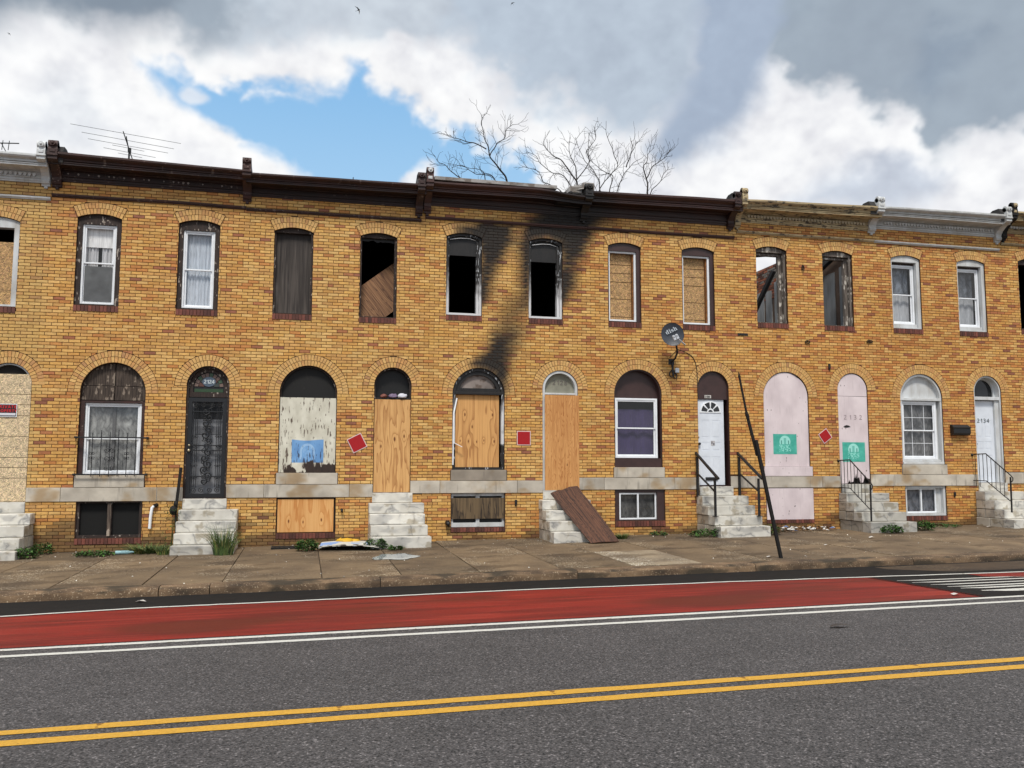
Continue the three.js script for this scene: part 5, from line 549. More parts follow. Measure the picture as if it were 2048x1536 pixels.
for (const k of [-1, 0, 1, 2, 3, 4, 5, 6]) {
  const h = H[k], xa = X0(k), xb = X0(k + 1), hs = thing('row_house', HOUSES[k][0], 'row house', 'attached yellow brick row houses in one terrace'); houseObj[k] = hs;
  const ops = [upOp(h, 0), upOp(h, 1), gOp(h), dOp(h)], lowY = Math.min(base(xa), base(xb)) - 0.4, topY = h.cb + 0.25, bw = [h.bw[0], h.bw[1], h.bw[2], h.belt[1] - 0.004];
  const wall = make('wall', M.mortar, hs, b => b.poly(rect(xa + 0.0005, lowY, xb - 0.0005, topY), -0.22, 0, { holes: [...ops.map(o => outline(o, 0, o.yb)), rect(...[bw[0], bw[2], bw[1], bw[3]])], back: true, col: (x, y) => { const s = soot(x, y); return [mix(1, 0.25, s), mix(1, 0.25, s), mix(1, 0.27, s)]; } }));
  layBricks(k, h, wall);
  // belt of pale stones, stone sill under the arched window
  const r = rng(40 + k), st = [[xa === X0(-1) ? xa : H[k - 1].dr[1] + 0.004, h.gw[0] - 0.26], [h.gw[0] - 0.254, h.gw[1] + 0.28], [h.gw[1] + 0.286, h.dr[0] - 0.004]];
  const belt = make('stone_belt', M.mortar, hs, b => b.box(st[0][0], h.belt[1] + 0.003, -0.02, st[2][1], h.belt[0] - 0.003, 0.004));
  for (const [a, c] of st) make('stone', M.stone, belt, b => { b.uo = [r() * 3, r() * 2]; const q = 0.9 + r() * 0.2; b.col = [q, q, q]; b.box(a, h.belt[1], -0.02, c, h.belt[0], 0.028, 0.006); });
  make('stone_sill', k === 2 ? M.sootStone : k === 4 ? M.pink : M.stone, hs, b => { b.uo = [r() * 3, r()]; b.box(h.gw[0] - 0.028, h.belt[0] + 0.003, -0.16, h.gw[1] + 0.042, h.gw[2] - 0.002, 0.034, 0.006); });
  if (k === 6) make('stone', M.stone, belt, b => b.box(h.dr[1] + 0.004, h.belt[1], -0.02, xb, h.belt[0], 0.028, 0.006));
  brickSill(h.bw[0] - 0.01, h.bw[1] + 0.01, h.bw[3], h.bw[2], hs, 70 + k);
  // arches and upper windows
  ops.slice(0, 2).forEach((o, i) => { const type = k === 1 ? (i ? 'leaningBoard' : 'oldBoard') : HOUSES[k][1]; const w = UP[type](hs, o, i); brickArch(o, w, 500 + k * 8 + i); brickSill(o.xl - 0.006, o.xr + 0.006, h.sill, h.sill + SILL_H, w, 550 + k * 4 + i); });
  const g = (GW[k] || ((a, o) => GW.x(a, o, k === 6)))(hs, ops[2]), d = DR[k](hs, ops[3]); brickArch(ops[2], g, 520 + k); brickArch(ops[3], d, 540 + k);
  (BW[k] || BW[1])(hs, bw);
  // hidden body: party walls, back wall, floors, roof
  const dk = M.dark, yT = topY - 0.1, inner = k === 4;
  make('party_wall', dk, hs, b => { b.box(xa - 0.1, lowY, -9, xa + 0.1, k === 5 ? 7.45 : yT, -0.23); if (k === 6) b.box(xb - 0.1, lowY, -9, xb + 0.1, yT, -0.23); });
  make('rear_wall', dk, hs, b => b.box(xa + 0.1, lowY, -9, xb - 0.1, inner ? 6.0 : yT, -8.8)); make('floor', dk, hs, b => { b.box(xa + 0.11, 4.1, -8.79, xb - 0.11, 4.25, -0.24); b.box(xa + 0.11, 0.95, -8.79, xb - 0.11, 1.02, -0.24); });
  if (!inner) make('roof', M.roofing, hs, b => { const y = h.cb + 0.1; const f = (x0, z0, x1, z1) => b.box(x0, y - 0.12, z0, x1, y, z1); if (k === 1) { f(xa + 0.11, -8.79, xb - 0.11, -5.9); f(xa + 0.11, -5.9, 6.42, -5.3); f(6.54, -5.9, xb - 0.11, -5.3); f(xa + 0.11, -5.3, xb - 0.11, -0.23); } else f(xa + 0.11, -8.79, xb - 0.11, -0.23); });
}
// cornices
{ const O = M.white, c = {};
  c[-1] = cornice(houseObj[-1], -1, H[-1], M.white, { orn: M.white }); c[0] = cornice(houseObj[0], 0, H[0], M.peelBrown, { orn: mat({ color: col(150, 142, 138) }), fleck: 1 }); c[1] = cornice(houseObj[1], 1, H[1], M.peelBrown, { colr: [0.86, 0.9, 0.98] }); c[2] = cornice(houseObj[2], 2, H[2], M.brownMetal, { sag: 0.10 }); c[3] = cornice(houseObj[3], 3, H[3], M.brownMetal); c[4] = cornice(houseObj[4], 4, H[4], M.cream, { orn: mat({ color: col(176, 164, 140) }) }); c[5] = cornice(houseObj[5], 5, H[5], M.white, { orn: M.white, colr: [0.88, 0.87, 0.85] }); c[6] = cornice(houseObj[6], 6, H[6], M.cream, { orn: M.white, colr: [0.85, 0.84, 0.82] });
  bracket(c[-1], M.white, 0.10, 7.0, 7.72, 0.15); bracket(c[0], M.peelBrown, 0.30, 7.0, 7.76, 0.17, null, [1, 1, 1]); bracket(c[0], M.peelBrown, 3.87, 6.97, 7.72, 0.17); bracket(c[1], M.peelBrown, 7.40, 6.92, 7.70, 0.15, null, [0.8, 0.85, 0.9]); bracket(c[2], M.brownMetal, 7.58, 6.98, 7.83, 0.15, M.white);
  bracket(c[2], M.char, 11.10, 7.05, 7.74, 0.17); bracket(c[3], M.brownMetal, 14.68, 7.1, 7.84, 0.15, null, [0.6, 0.6, 0.6]); bracket(c[4], M.cream, 14.86, 7.15, 7.94, 0.14); bracket(c[5], M.white, 18.44, 7.25, 8.0, 0.18); bracket(c[5], M.white, 22.06, 7.24, 8.02, 0.16, null, [0.85, 0.84, 0.82]); bracket(c[6], M.rust, 22.24, 7.3, 8.13, 0.15, M.cream);
  // metal flashing over the burnt cornice, and the fire-blackened end of it
  make('flashing', M.tin, houseObj[2], b => { b.box(7.68, 7.62, -0.3, 10.38, 7.7, 0.4, 0.006); }); make('bent_flashing', M.tin, houseObj[2], b => { b.face([[10.75, 7.66, 0.25], [11.05, 7.70, 0.35], [11.02, 7.86, 0.1], [10.86, 7.84, 0.1]]); b.box(11.0, 7.68, -0.25, 11.28, 7.86, 0.3, 0.02); b.box(10.7, 7.6, -0.2, 11.0, 7.76, 0.28, 0.02); });
  make('charred_rafters', M.char, houseObj[2], b => { const r = rng(31); for (let i = 0; i < 7; i++) { const x = 10.3 + i * 0.13; b.bar([x, 7.5 + r() * 0.05, 0.05], [x + 0.14, 7.52 + r() * 0.06, 0.42], 0.06, 0.05); } b.box(10.4, 7.35, 0.0, 11.2, 7.5, 0.3, 0.01); });
  // fire-wall copings rising behind some brackets
  for (const [k, x, y, m] of [[0, 0.36, 7.7, M.roofing], [2, 7.45, 7.76, M.roofing], [4, 14.72, 7.86, M.roofing], [5, 18.3, 7.92, M.roofing], [6, 22.0, 8.0, M.roofing]]) make('coping', m, houseObj[k], b => { b.poly([[-0.45, y - 0.32], [0.3, y - 0.32], [0.3, y - 0.1], [0.22, y + 0.02], [0.02, y + 0.02], [-0.45, y - 0.2]].map(([z, yy]) => [z, yy]), -0.11, 0.11, { back: true }); const g = b; for (let i = 0; i < g.P.length; i += 3) { const [px, pz] = [g.P[i], g.P[i + 2]]; g.P[i] = x + pz; g.P[i + 2] = px + 0.1; const nx = g.N[i], nz = g.N[i + 2]; g.N[i] = nz; g.N[i + 2] = nx; } for (let i = 0; i < g.I.length; i += 3) [g.I[i + 1], g.I[i + 2]] = [g.I[i + 2], g.I[i + 1]]; });
}
// what shows inside the roofless house: brick party wall, plaster, fallen beams
{ const hs = houseObj[4], X = 18.408;
  const w = make('inner_wall', mat({ color: col(128, 104, 88), map: T.grain }), hs, b => b.box(X - 0.02, 4.2, -8.7, X - 0.001, 7.5, -0.25)), r = rng(88);
  const bricks = new MB(); let n = 0; for (let y = 6.5; y < 7.45; y += 0.07) for (let z = -6.2; z < -2.4; z += 0.22) { const zz = z + ((Math.round(y / 0.07) & 1) ? 0.11 : 0), k = 0.6 + r() * 0.6, c = r() < 0.25 ? sr(150, 140, 128, 0.8) : sr(150 * k, 88 * k, 62 * k); const t = 0.012 + r() * 0.012; bricks.col = c; bricks.box(X - 0.02 - t, y + 0.005, zz + 0.005, X - 0.021, y + 0.063, zz + 0.205, 0.003); } bricks.add('brick_field', M.brick, w, STUFF);
  { const P = (z0, z1, y0, y1) => make('plaster', M.plaster, w, b => b.box(X - 0.045, y0, z0, X - 0.021, y1, z1, 0.003)); P(-6.4, -5.0, 4.25, 6.8); P(-4.9, -4.55, 4.25, 6.75); P(-4.4, -3.4, 4.25, 6.95); P(-1.25 - 0.7, -1.42, 4.25, 6.6); P(-1.22, -0.98, 4.25, 6.68); P(-0.9, -0.5, 4.25, 6.75); }
  make('roof_beam', M.char, hs, b => { b.bar([18.2, 6.55, -2.4], [18.2, 7.2, -0.3], 0.12, 0.1); b.bar([18.3, 6.7, -2.6], [18.3, 7.3, -0.3], 0.05, 0.12); b.bar([15.0, 7.45, -4.4], [18.3, 7.7, -3.7], 0.14, 0.22); b.bar([15.0, 7.4, -6.2], [18.3, 7.5, -5.9], 0.14, 0.2); b.bar([17.4, 5.35, -4.5], [17.9, 7.1, -3.6], 0.14, 0.1); b.bar([15.2, 6.95, -1.1], [15.5, 6.85, -0.3], 0.1, 0.12); b.box(14.98, 7.1, -8.7, 18.2, 7.22, -6.5); b.bar([15.2, 7.0, -0.9], [18.2, 7.05, -0.5], 0.08, 0.14); });
}
// ---------------------------------------------------------------- marble steps
const STEPS = { '-1': [-0.93, -0.78, 0.20, 0.885], 0: [2.80, 2.85, 3.88, 0.93], 1: [6.42, 6.53, 7.54, 1.03], 2: [10.06, 10.17, 11.12, 1.07], 3: [13.71, 13.82, 14.85, 1.135], 4: [17.31, 17.41, 18.46, 1.18], 5: [21.07, 21.2, 22.2, 1.20] };
const STLABEL = { '-1': 'marble steps at the left edge below the boarded doorway', 0: 'marble steps with tall weeds under the black security door', 1: 'clean grey veined marble steps under the loop-grained plywood door', 2: 'marble steps half covered by a leaning dark plywood sheet', 3: 'marble steps between two black pipe handrails', 4: 'dark stained marble steps under the torn pink door board', 5: 'marble steps at the right edge below the white numbered door' };
for (const k of [-1, 0, 1, 2, 3, 4, 5]) {
  const [xs, xd, xe, T0] = STEPS[k], g = thing('marble_steps', STLABEL[k], 'steps', 'marble front steps along the terrace'), r = rng(700 + k), sd = k === 4 ? 0.68 : k === 1 ? 1.0 : 0.93;
  make('threshold', M.marble, g, b => { b.uo = [r() * 3, r() * 3]; b.col = [sd, sd * 0.98, sd * 0.95]; b.box(xd - 0.02, T0 - 0.205, -0.2, xd + 0.81, T0 - 0.004, 0.032, 0.008); });
  for (let i = 1; i <= 4; i++) {
    const yt = T0 - 0.205 * i - 0.004, zf = 0.03 + 0.29 * i, jx = (r() - 0.5) * 0.03, q = sd * (0.88 + r() * 0.2), c = (i === 4 && k === 0) ? 0.75 : 1, yb = i === 4 ? yt - 0.32 : yt - 0.2, x0 = xs + jx, x1 = xe + (r() - 0.5) * 0.03 + (i === 4 ? 0.03 : 0);
    make('step', M.marble, g, b => { b.uo = [r() * 3, r() * 3]; b.col = [q * c, q * 0.98 * c, q * 0.95 * c]; b.box(x0, yb, zf - 0.31, x1, yt, zf, 0.009); b.box(x0 + 0.02, yb + 0.003, zf - 0.35, x1 - 0.02, yb + 0.17, zf - 0.311); });
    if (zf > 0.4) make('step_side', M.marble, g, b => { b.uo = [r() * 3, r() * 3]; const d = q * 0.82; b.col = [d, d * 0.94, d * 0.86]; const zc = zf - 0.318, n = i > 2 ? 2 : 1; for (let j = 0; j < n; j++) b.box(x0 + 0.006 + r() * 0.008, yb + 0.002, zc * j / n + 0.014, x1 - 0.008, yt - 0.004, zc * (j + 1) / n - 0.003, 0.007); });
  }
}
// ---------------------------------------------------------------- railings and posts
for (const [x, l] of [[13.73, 'left of the two black pipe handrails before the white fan-lit door'], [14.76, 'right of the two black pipe handrails, behind the leaning pole']]) {
  const g = thing('pipe_handrail', l, 'handrail', 'pair of black pipe handrails');
  make('post', M.blackRail, g, b => { b.box(x - 0.024, 0.915, 0.04, x + 0.024, 1.8, 0.088, 0.004); b.box(x - 0.05, 0.912, 0.015, x + 0.05, 0.922, 0.115); }); make('post', M.blackRail, g, b => { b.box(x - 0.022, 0.51, 0.9, x + 0.022, 1.32, 0.944, 0.004); b.box(x - 0.05, 0.506, 0.87, x + 0.05, 0.518, 0.975); });
  make('handrail', M.blackRail, g, b => b.bar([x, 1.885, -0.0 + 0.0], [x, 1.315, 1.09], 0.055, 0.05)); make('lower_rail', M.blackRail, g, b => b.bar([x, 1.43, 0.06], [x, 1.04, 0.92], 0.034, 0.034));
}
function ironRail(x, y0, label) { // y0: height of the wall fixing
  const g = thing('iron_railing', label, 'railing', 'wrought iron step railings'), R = 0.011;
  make('handrail', M.blackRail, g, b => { b.tube([[x, y0 - 0.01, 0], [x, y0, 0.1], [x, y0 + 0.01, 0.47]], 0.014, 0.014, 6); b.tube([[x, y0 + 0.01, 0.46], [x, y0 - 0.50, 1.19], [x, y0 - 0.56, 1.25], [x, y0 - 0.62, 1.245], [x, y0 - 0.65, 1.21]], 0.015, 0.012, 6); b.ball([x, y0 - 0.01, 0.02], 0.035, 1, 6); });
  make('lower_rail', M.blackRail, g, b => { b.tube([[x, y0 - 0.63, 0.0], [x, y0 - 0.64, 0.45]], R, R, 5); b.tube([[x, y0 - 0.64, 0.44], [x, y0 - 1.09, 1.14]], R, R, 5); });
  make('post', M.blackRail, g, b => b.tube([[x, y0 - 0.54, 1.18], [x, y0 - 1.35, 1.17]], 0.02, 0.02, 6));
  for (let i = 0; i < 8; i++) { const z = 0.11 + i * 0.125, yt = z < 0.46 ? y0 : y0 + 0.01 - (z - 0.46) * 0.7, yb = i < 2 ? y0 - 0.78 : z < 0.45 ? y0 - 0.64 : y0 - 0.64 - (z - 0.45) * 0.64; make('baluster', M.blackRail, g, b => b.tube([[x, yt, z], [x, yb, z]], 0.0075, 0.0075, 5)); }
}
ironRail(17.34, 1.73, 'black wrought iron railing on the stained steps before the pink door board'); ironRail(21.03, 1.89, 'black wrought iron railing on the steps at the right edge');
{ const g = thing('leaning_pole', 'tall dark square metal pole leaning beside the kerb in front of the terrace', 'pole'); make('shaft', M.rust, g, b => { b.col = [0.75, 0.72, 0.7]; b.bar([13.08, -0.15, 4.72], [12.64, 2.02, 4.7], 0.055, 0.05); }); make('upper_shaft', M.rust, g, b => { b.col = [0.62, 0.6, 0.58]; b.bar([12.68, 1.75, 4.675], [12.49, 2.5, 4.665], 0.045, 0.04); b.bar([12.50, 2.45, 4.67], [12.375, 3.12, 4.665], 0.03, 0.03); b.face([[12.36, 3.1, 4.68], [12.40, 3.1, 4.68], [12.365, 3.2, 4.665]]); b.face([[12.40, 3.1, 4.65], [12.36, 3.1, 4.65], [12.365, 3.2, 4.665]]); b.box(12.5, 2.38, 4.66, 12.53, 2.46, 4.7, 0.004); }); }
{ const g = thing('stub_post', 'rusty post with a dark lump left of the steps under the security door', 'post'); make('shaft', M.rust, g, b => { b.bar([2.76, -0.08, 0.16], [2.73, 0.75, 0.15], 0.035); b.bar([2.73, 0.7, 0.15], [2.795, 1.5, 0.15], 0.055, 0.05); b.box(2.765, 1.47, 0.12, 2.825, 1.54, 0.18, 0.01); }); make('lump', M.rust, g, b => { b.col = [0.4, 0.38, 0.38]; b.ball([2.69, 0.71, 0.17], 0.075, 1.3, 7); b.ball([2.73, 0.83, 0.16], 0.045, 1.6, 6); }); }
// ---------------------------------------------------------------- things on the walls
{ const g = thing('satellite_dish', 'dark grey satellite dish on a bent mast between the upper and lower windows', 'satellite dish', null, [13.03, 4.5, 0.42]);
  const d = new THREE.Group(); d.name = 'dish'; const look = new THREE.Vector3(-0.30, 0.06, 0.95).normalize();
  const zA = look, xA = new THREE.Vector3().crossVectors(new THREE.Vector3(0, 1, 0), zA).normalize(), yA = new THREE.Vector3().crossVectors(zA, xA); const q = new THREE.Matrix4().makeBasis(xA, yA, zA), tilt = new THREE.Matrix4().makeRotationZ(0.42), full = q.clone().multiply(tilt);
  const dish = make('reflector', mat({ color: col(58, 64, 74), roughness: 0.45, map: T.grain }), g, b => { b.m = full; const n = 26, rows = 6; const V = (r_, a, dz) => [Math.cos(a) * r_ * 0.245, Math.sin(a) * r_ * 0.262, 0.045 * r_ * r_ - 0.045 + dz]; for (let j = 0; j < rows; j++) for (let i = 0; i < n; i++) { const a = i / n * 2 * Math.PI, e = (i + 1) / n * 2 * Math.PI, r0 = j / rows, r1 = (j + 1) / rows; b.face(j ? [V(r0, a, 0), V(r1, a, 0), V(r1, e, 0), V(r0, e, 0)] : [V(0, 0, 0), V(r1, a, 0), V(r1, e, 0)]); b.face(j ? [V(r1, a, -0.012), V(r0, a, -0.012), V(r0, e, -0.012), V(r1, e, -0.012)] : [V(r1, a, -0.012), V(0, 0, -0.012), V(r1, e, -0.012)]); } for (let i = 0; i < n; i++) { const a = i / n * 2 * Math.PI, e = (i + 1) / n * 2 * Math.PI; b.face([V(1, a, -0.012), V(1, e, -0.012), V(1.02, e, 0.004), V(1.02, a, 0.004)]); b.face([V(1, a, 0), V(1.02, a, 0.004), V(1.02, e, 0.004), V(1, e, 0)]); } });
  const tm = lettering('lettering', 'dish', 0.088, mat({ color: col(178, 186, 194) }), dish, 0, 0, 0, fontS, -0.004, 0.003); tm.applyMatrix4(full.clone().multiply(new THREE.Matrix4().makeTranslation(-0.125, 0.05, -0.012)));
  make('receiver', mat({ color: col(184, 188, 194), roughness: 0.4 }), g, b => { b.m = full.clone().multiply(new THREE.Matrix4().makeTranslation(0.0, -0.115, 0.2)); for (const x of [-0.034, 0.034]) { b.col = [1, 1, 1]; b.box(x - 0.03, -0.065, -0.06, x + 0.03, 0.06, 0.0, 0.012); b.col = [0.06, 0.06, 0.07]; b.ball([x, 0.015, 0.0], 0.014, 1, 5); } b.col = [0.9, 0.9, 0.9]; b.bar([0.045, -0.08, -0.03], [0.14, -0.22, -0.16], 0.032, 0.022); });
  make('mast', M.black, g, b => { b.m = new THREE.Matrix4().makeTranslation(-13.03, -4.5, -0.42); b.tube([[13.05, 4.42, 0.33], [13.16, 4.27, 0.32], [13.2, 4.12, 0.28], [13.19, 4.0, 0.18], [13.17, 3.93, 0.03]], 0.024, 0.022, 8); b.box(13.1, 3.87, 0.002, 13.24, 4.0, 0.02, 0.004); b.bar([13.13, 4.03, 0.02], [13.22, 4.2, 0.28], 0.014); });
}
{ const g = thing('cable_box', 'small pale cable box with looped wire below the satellite dish', 'cable box'); make('box', M.vinyl, g, b => { b.col = [0.74, 0.76, 0.77]; b.box(13.25, 3.69, 0.01, 13.34, 3.795, 0.06, 0.008); }); make('wire', M.black, g, b => { const C = pts => new THREE.CatmullRomCurve3(pts.map(p => new THREE.Vector3(...p))).getPoints(40).map(p => [p.x, p.y, p.z]); b.tube(C([[13.17, 3.95, 0.04], [13.18, 3.8, 0.03], [13.2, 3.62, 0.03], [13.25, 3.56, 0.03], [13.29, 3.6, 0.03], [13.27, 3.67, 0.03], [13.22, 3.66, 0.035], [13.2, 3.6, 0.035], [13.14, 3.6, 0.03], [13.11, 3.67, 0.03], [13.16, 3.73, 0.03], [13.25, 3.72, 0.03]]), 0.012, 0.012, 6); b.bar([13.2, 3.95, 0.03], [13.21, 3.6, 0.03], 0.022, 0.014); }); }
{ const C = pts => new THREE.CatmullRomCurve3(pts.map(p => new THREE.Vector3(...p))).getPoints(40).map(p => [p.x, p.y, p.z]); const g = make('cable', M.black, scene, b => b.tube(C([[13.22, 4.19, 0.27], [13.32, 4.2, 0.12], [13.5, 4.17, 0.03], [13.67, 4.08, 0.02], [13.76, 3.92, 0.02], [13.79, 3.7, 0.022], [13.795, 3.4, 0.02], [13.8, 3.15, 0.02]]), 0.0085, 0.0085, 5)); g.userData = { label: 'thin black cable curving from the satellite dish down to the door arch', category: 'cable' }; }
const redSign = (x, y, s, a, label) => { const g = thing('red_sign', label, 'sign', 'plain red square signs on the brick walls'); g.position.set(x, y, 0.014); g.rotation.z = a; make('border', M.signWhite, g, b => b.box(-s / 2, -s / 2, 0, s / 2, s / 2, 0.004, 0.001)); make('face', M.redSign, g, b => b.box(-s / 2 + 0.015, -s / 2 + 0.015, 0.0042, s / 2 - 0.015, s / 2 - 0.015, 0.006, 0.0005)); };
redSign(6.185, 2.045, 0.315, 0.47, 'tilted red square sign between the flaking white board and plywood door'); redSign(9.725, 2.18, 0.305, 0, 'upright red square sign beside the scorched window'); redSign(17.015, 2.30, 0.265, 0.62, 'tilted red square sign between the two pink boards');
{ const g = thing('private_property_sign', 'black, red and white notice sign on the boarded doorway at left edge', 'sign'); make('sheet', M.vinyl, g, b => b.box(-0.60, 2.485, 0.0, -0.2, 2.735, 0.006, 0.001)); make('print', M.plain, g, b => { b.col = sr(26, 22, 30); b.box(-0.588, 2.497, 0.0062, -0.212, 2.723, 0.0075); b.col = sr(205, 205, 212); b.box(-0.575, 2.515, 0.0077, -0.222, 2.56, 0.009); }); const m = mat({ color: col(190, 30, 36), roughness: 0.5 }); lettering('lettering', 'PRIVATE', 0.06, m, g, -0.562, 2.65, 0.0077, fontB, -0.002, 0.002); lettering('lettering', 'PROPERTY', 0.055, m, g, -0.58, 2.575, 0.0077, fontB, -0.0035, 0.002); }
{ const g = thing('mailbox', 'black wall mailbox left of the white numbered door', 'mailbox'); make('body', M.black, g, b => { b.poly([[0, 2.36], [0.1, 2.36], [0.13, 2.4], [0.13, 2.52], [0.09, 2.585], [0.0, 2.605]], -0.24, 0.24, { back: true }); for (let i = 0; i < b.P.length; i += 3) { const x = b.P[i], z = b.P[i + 2]; b.P[i] = 20.68 + z; b.P[i + 2] = 0.012 + x; const nx = b.N[i]; b.N[i] = b.N[i + 2]; b.N[i + 2] = nx; } for (let i = 0; i < b.I.length; i += 3) [b.I[i + 1], b.I[i + 2]] = [b.I[i + 2], b.I[i + 1]]; }); make('lid', M.black, g, b => { b.bar([20.68, 2.605, 0.02], [20.68, 2.53, 0.155], 0.5, 0.012); }); }
{ const g = thing('drain_pipe', 'short white plastic pipe hanging beside the barred basement window', 'pipe'); make('pipe', M.vinyl, g, b => b.tube([[2.255, 0.36, 0.06], [2.265, 0.6, 0.06], [2.285, 0.76, 0.055], [2.33, 0.8, 0.03]], 0.03, 0.03, 8)); make('elbow', M.rust, g, b => { b.tube([[2.33, 0.8, 0.07], [2.36, 0.81, 0.0]], 0.035, 0.04, 8); }); }
for (const [x, y, w, hh, t, l, c] of [[5.90, 0.69, .05, .06, 'vent', 'round black pipe stub right of the plywood basement board', 'pipe stub'], [8.08, 0.40, .1, .09, 'vent', 'black tap-like fixture left of the grey-boarded basement window', 'pipe stub'], [9.55, 0.81, .05, .11, 'box', 'small black wall fixture right of the grey-boarded basement window', 'wall fixture'], [20.48, 0.93, .05, .1, 'box', 'small black wall fixture right of the white basement slider', 'wall fixture'], [16.56, 6.28, .03, .11, 'ring', 'small iron wall ring between the open upper windows', 'wall anchor'], [14.96, 4.63, .13, .06, 'hole', 'dark gap left by a missing brick below the boarded windows', 'wall gap'], [16.62, 4.51, .06, .06, 'ring', 'rusty iron stub below the open upper windows', 'wall anchor'], [18.29, 4.58, .08, .05, 'ring', 'rusty iron stub between pink doorway and white window', 'wall anchor'], [17.18, 3.95, .05, .12, 'box', 'small grey wall fixture upper left of the pink door arch', 'wall fixture']]) {
  const o = make('wall_fixture', t === 'ring' ? M.rust : M.black, scene, b => { if (t === 'vent') { b.tube([[x, y, 0], [x, y - 0.01, 0.09]], w * 0.55, w * 0.5, 9); b.ball([x, y - 0.02, 0.09], w * 0.5, 1, 6); b.bar([x + w * 0.4, y - hh, 0.03], [x, y, 0.06], 0.025); } else if (t === 'box') { b.box(x - w / 2, y - hh / 2, 0.008, x + w / 2, y + hh / 2, 0.05, 0.008); b.box(x - w * 0.3, y - hh * 0.75, 0.01, x + w * 0.3, y - hh / 2 - 0.002, 0.03, 0.004); } else if (t === 'hole') { b.box(x - w, y - hh / 2, 0.002, x + w, y + hh / 2, 0.014, 0.003); b.box(x - w * 0.5, y - hh * 0.3, 0.0, x + w * 0.2, y + hh * 0.2, 0.03, 0.006); } else { const p = []; for (let i = 0; i <= 12; i++) { const a = i / 12 * 2 * Math.PI; p.push([x + Math.cos(a) * w, y + Math.sin(a) * hh * 0.5, 0.03]); } b.tube(p, 0.012, 0.012, 5); b.bar([x, y + hh * 0.5, 0], [x, y + hh * 0.5, 0.04], 0.03); } });
  o.userData = { label: l, category: c };
}
for (const [x, c, l, s] of [[6.72, [118, 70, 60], 'reddish crumpled bag at left on the ledge over the plywood door', .07], [6.9, [116, 100, 124], 'mauve crumpled bag on the ledge over the plywood door', .09], [7.1, [196, 196, 204], 'white crumpled bag at right on the ledge over the plywood door', .1]]) { const o = make('crumpled_bag', M.plain, scene, b => { b.col = sr(...c); b.ball([x, 3.03, -0.06], s, 0.62, 10); for (let i = 0; i < b.P.length; i += 3) { const n = noise3(b.P[i] * 22, b.P[i + 1] * 30, b.P[i + 2] * 22) - 0.5; b.P[i] += n * 0.06; b.P[i + 1] += n * 0.05; b.P[i + 2] += n * 0.03; if (b.P[i + 1] < 2.998) b.P[i + 1] = 2.998; } }); o.geometry.computeVertexNormals(); o.userData = { label: l, category: 'bag' }; }
// ---------------------------------------------------------------- on the pavement
{ const g = thing('plywood_sheet', 'dark weathered plywood sheet leaning on the marble steps', 'plywood'); // lies across the treads, foot on the pavement
  const A = [10.717, 0.04, 1.546], B = [11.32, 0.077, 1.515], C = [10.887, 1.131, 0.15], D = [10.28, 0.982, 0.15]; const n = new THREE.Vector3().crossVectors(new THREE.Vector3(B[0] - A[0], B[1] - A[1], B[2] - A[2]), new THREE.Vector3(D[0] - A[0], D[1] - A[1], D[2] - A[2])).normalize();
  make('sheet', M.plyDark, g, b => { const U = 10, V = 16, r = rng(21), P = (i, j, o) => { const u = i / U, v = j / V, w = [0, 1, 2].map(k => mix(mix(A[k], B[k], u), mix(D[k], C[k], u), v)), f = 0.012 * Math.sin(u * 5) + 0.03 * Math.sin(v * Math.PI) * u; return [w[0] + n.x * (o + f), w[1] + n.y * (o + f) + (v > 0.93 ? 0.05 * noise3(u * 7, 3, 1) : 0), w[2] + n.z * (o + f)]; };
    const put = (a, c, d, e) => { const q = [[a, 0.016], [c, 0.016], [d, 0.016], [e, 0.016]]; const pts = q.map(([[i, j], o]) => P(i, j, o)); const id = pts.map((p, t) => b.vert(p, [n.x, n.y, n.z], [q[t][0][0] / U * 0.75, q[t][0][1] / V * 1.45])); b.I.push(id[0], id[1], id[2], id[0], id[2], id[3]); };
    for (let i = 0; i < U; i++) for (let j = 0; j < V; j++) { put([i, j], [i + 1, j], [i + 1, j + 1], [i, j + 1]); b.face([P(i + 1, j, 0), P(i, j, 0), P(i, j + 1, 0), P(i + 1, j + 1, 0)]); }
    for (let i = 0; i < U; i++) { b.face([P(i, 0, 0), P(i + 1, 0, 0), P(i + 1, 0, 0.016), P(i, 0, 0.016)]); b.face([P(i, V, 0.016), P(i + 1, V, 0.016), P(i + 1, V, 0), P(i, V, 0)]); } for (let j = 0; j < V; j++) { b.face([P(0, j, 0), P(0, j, 0.016), P(0, j + 1, 0.016), P(0, j + 1, 0)]); b.face([P(U, j, 0.016), P(U, j, 0), P(U, j + 1, 0), P(U, j + 1, 0.016)]); } }); }
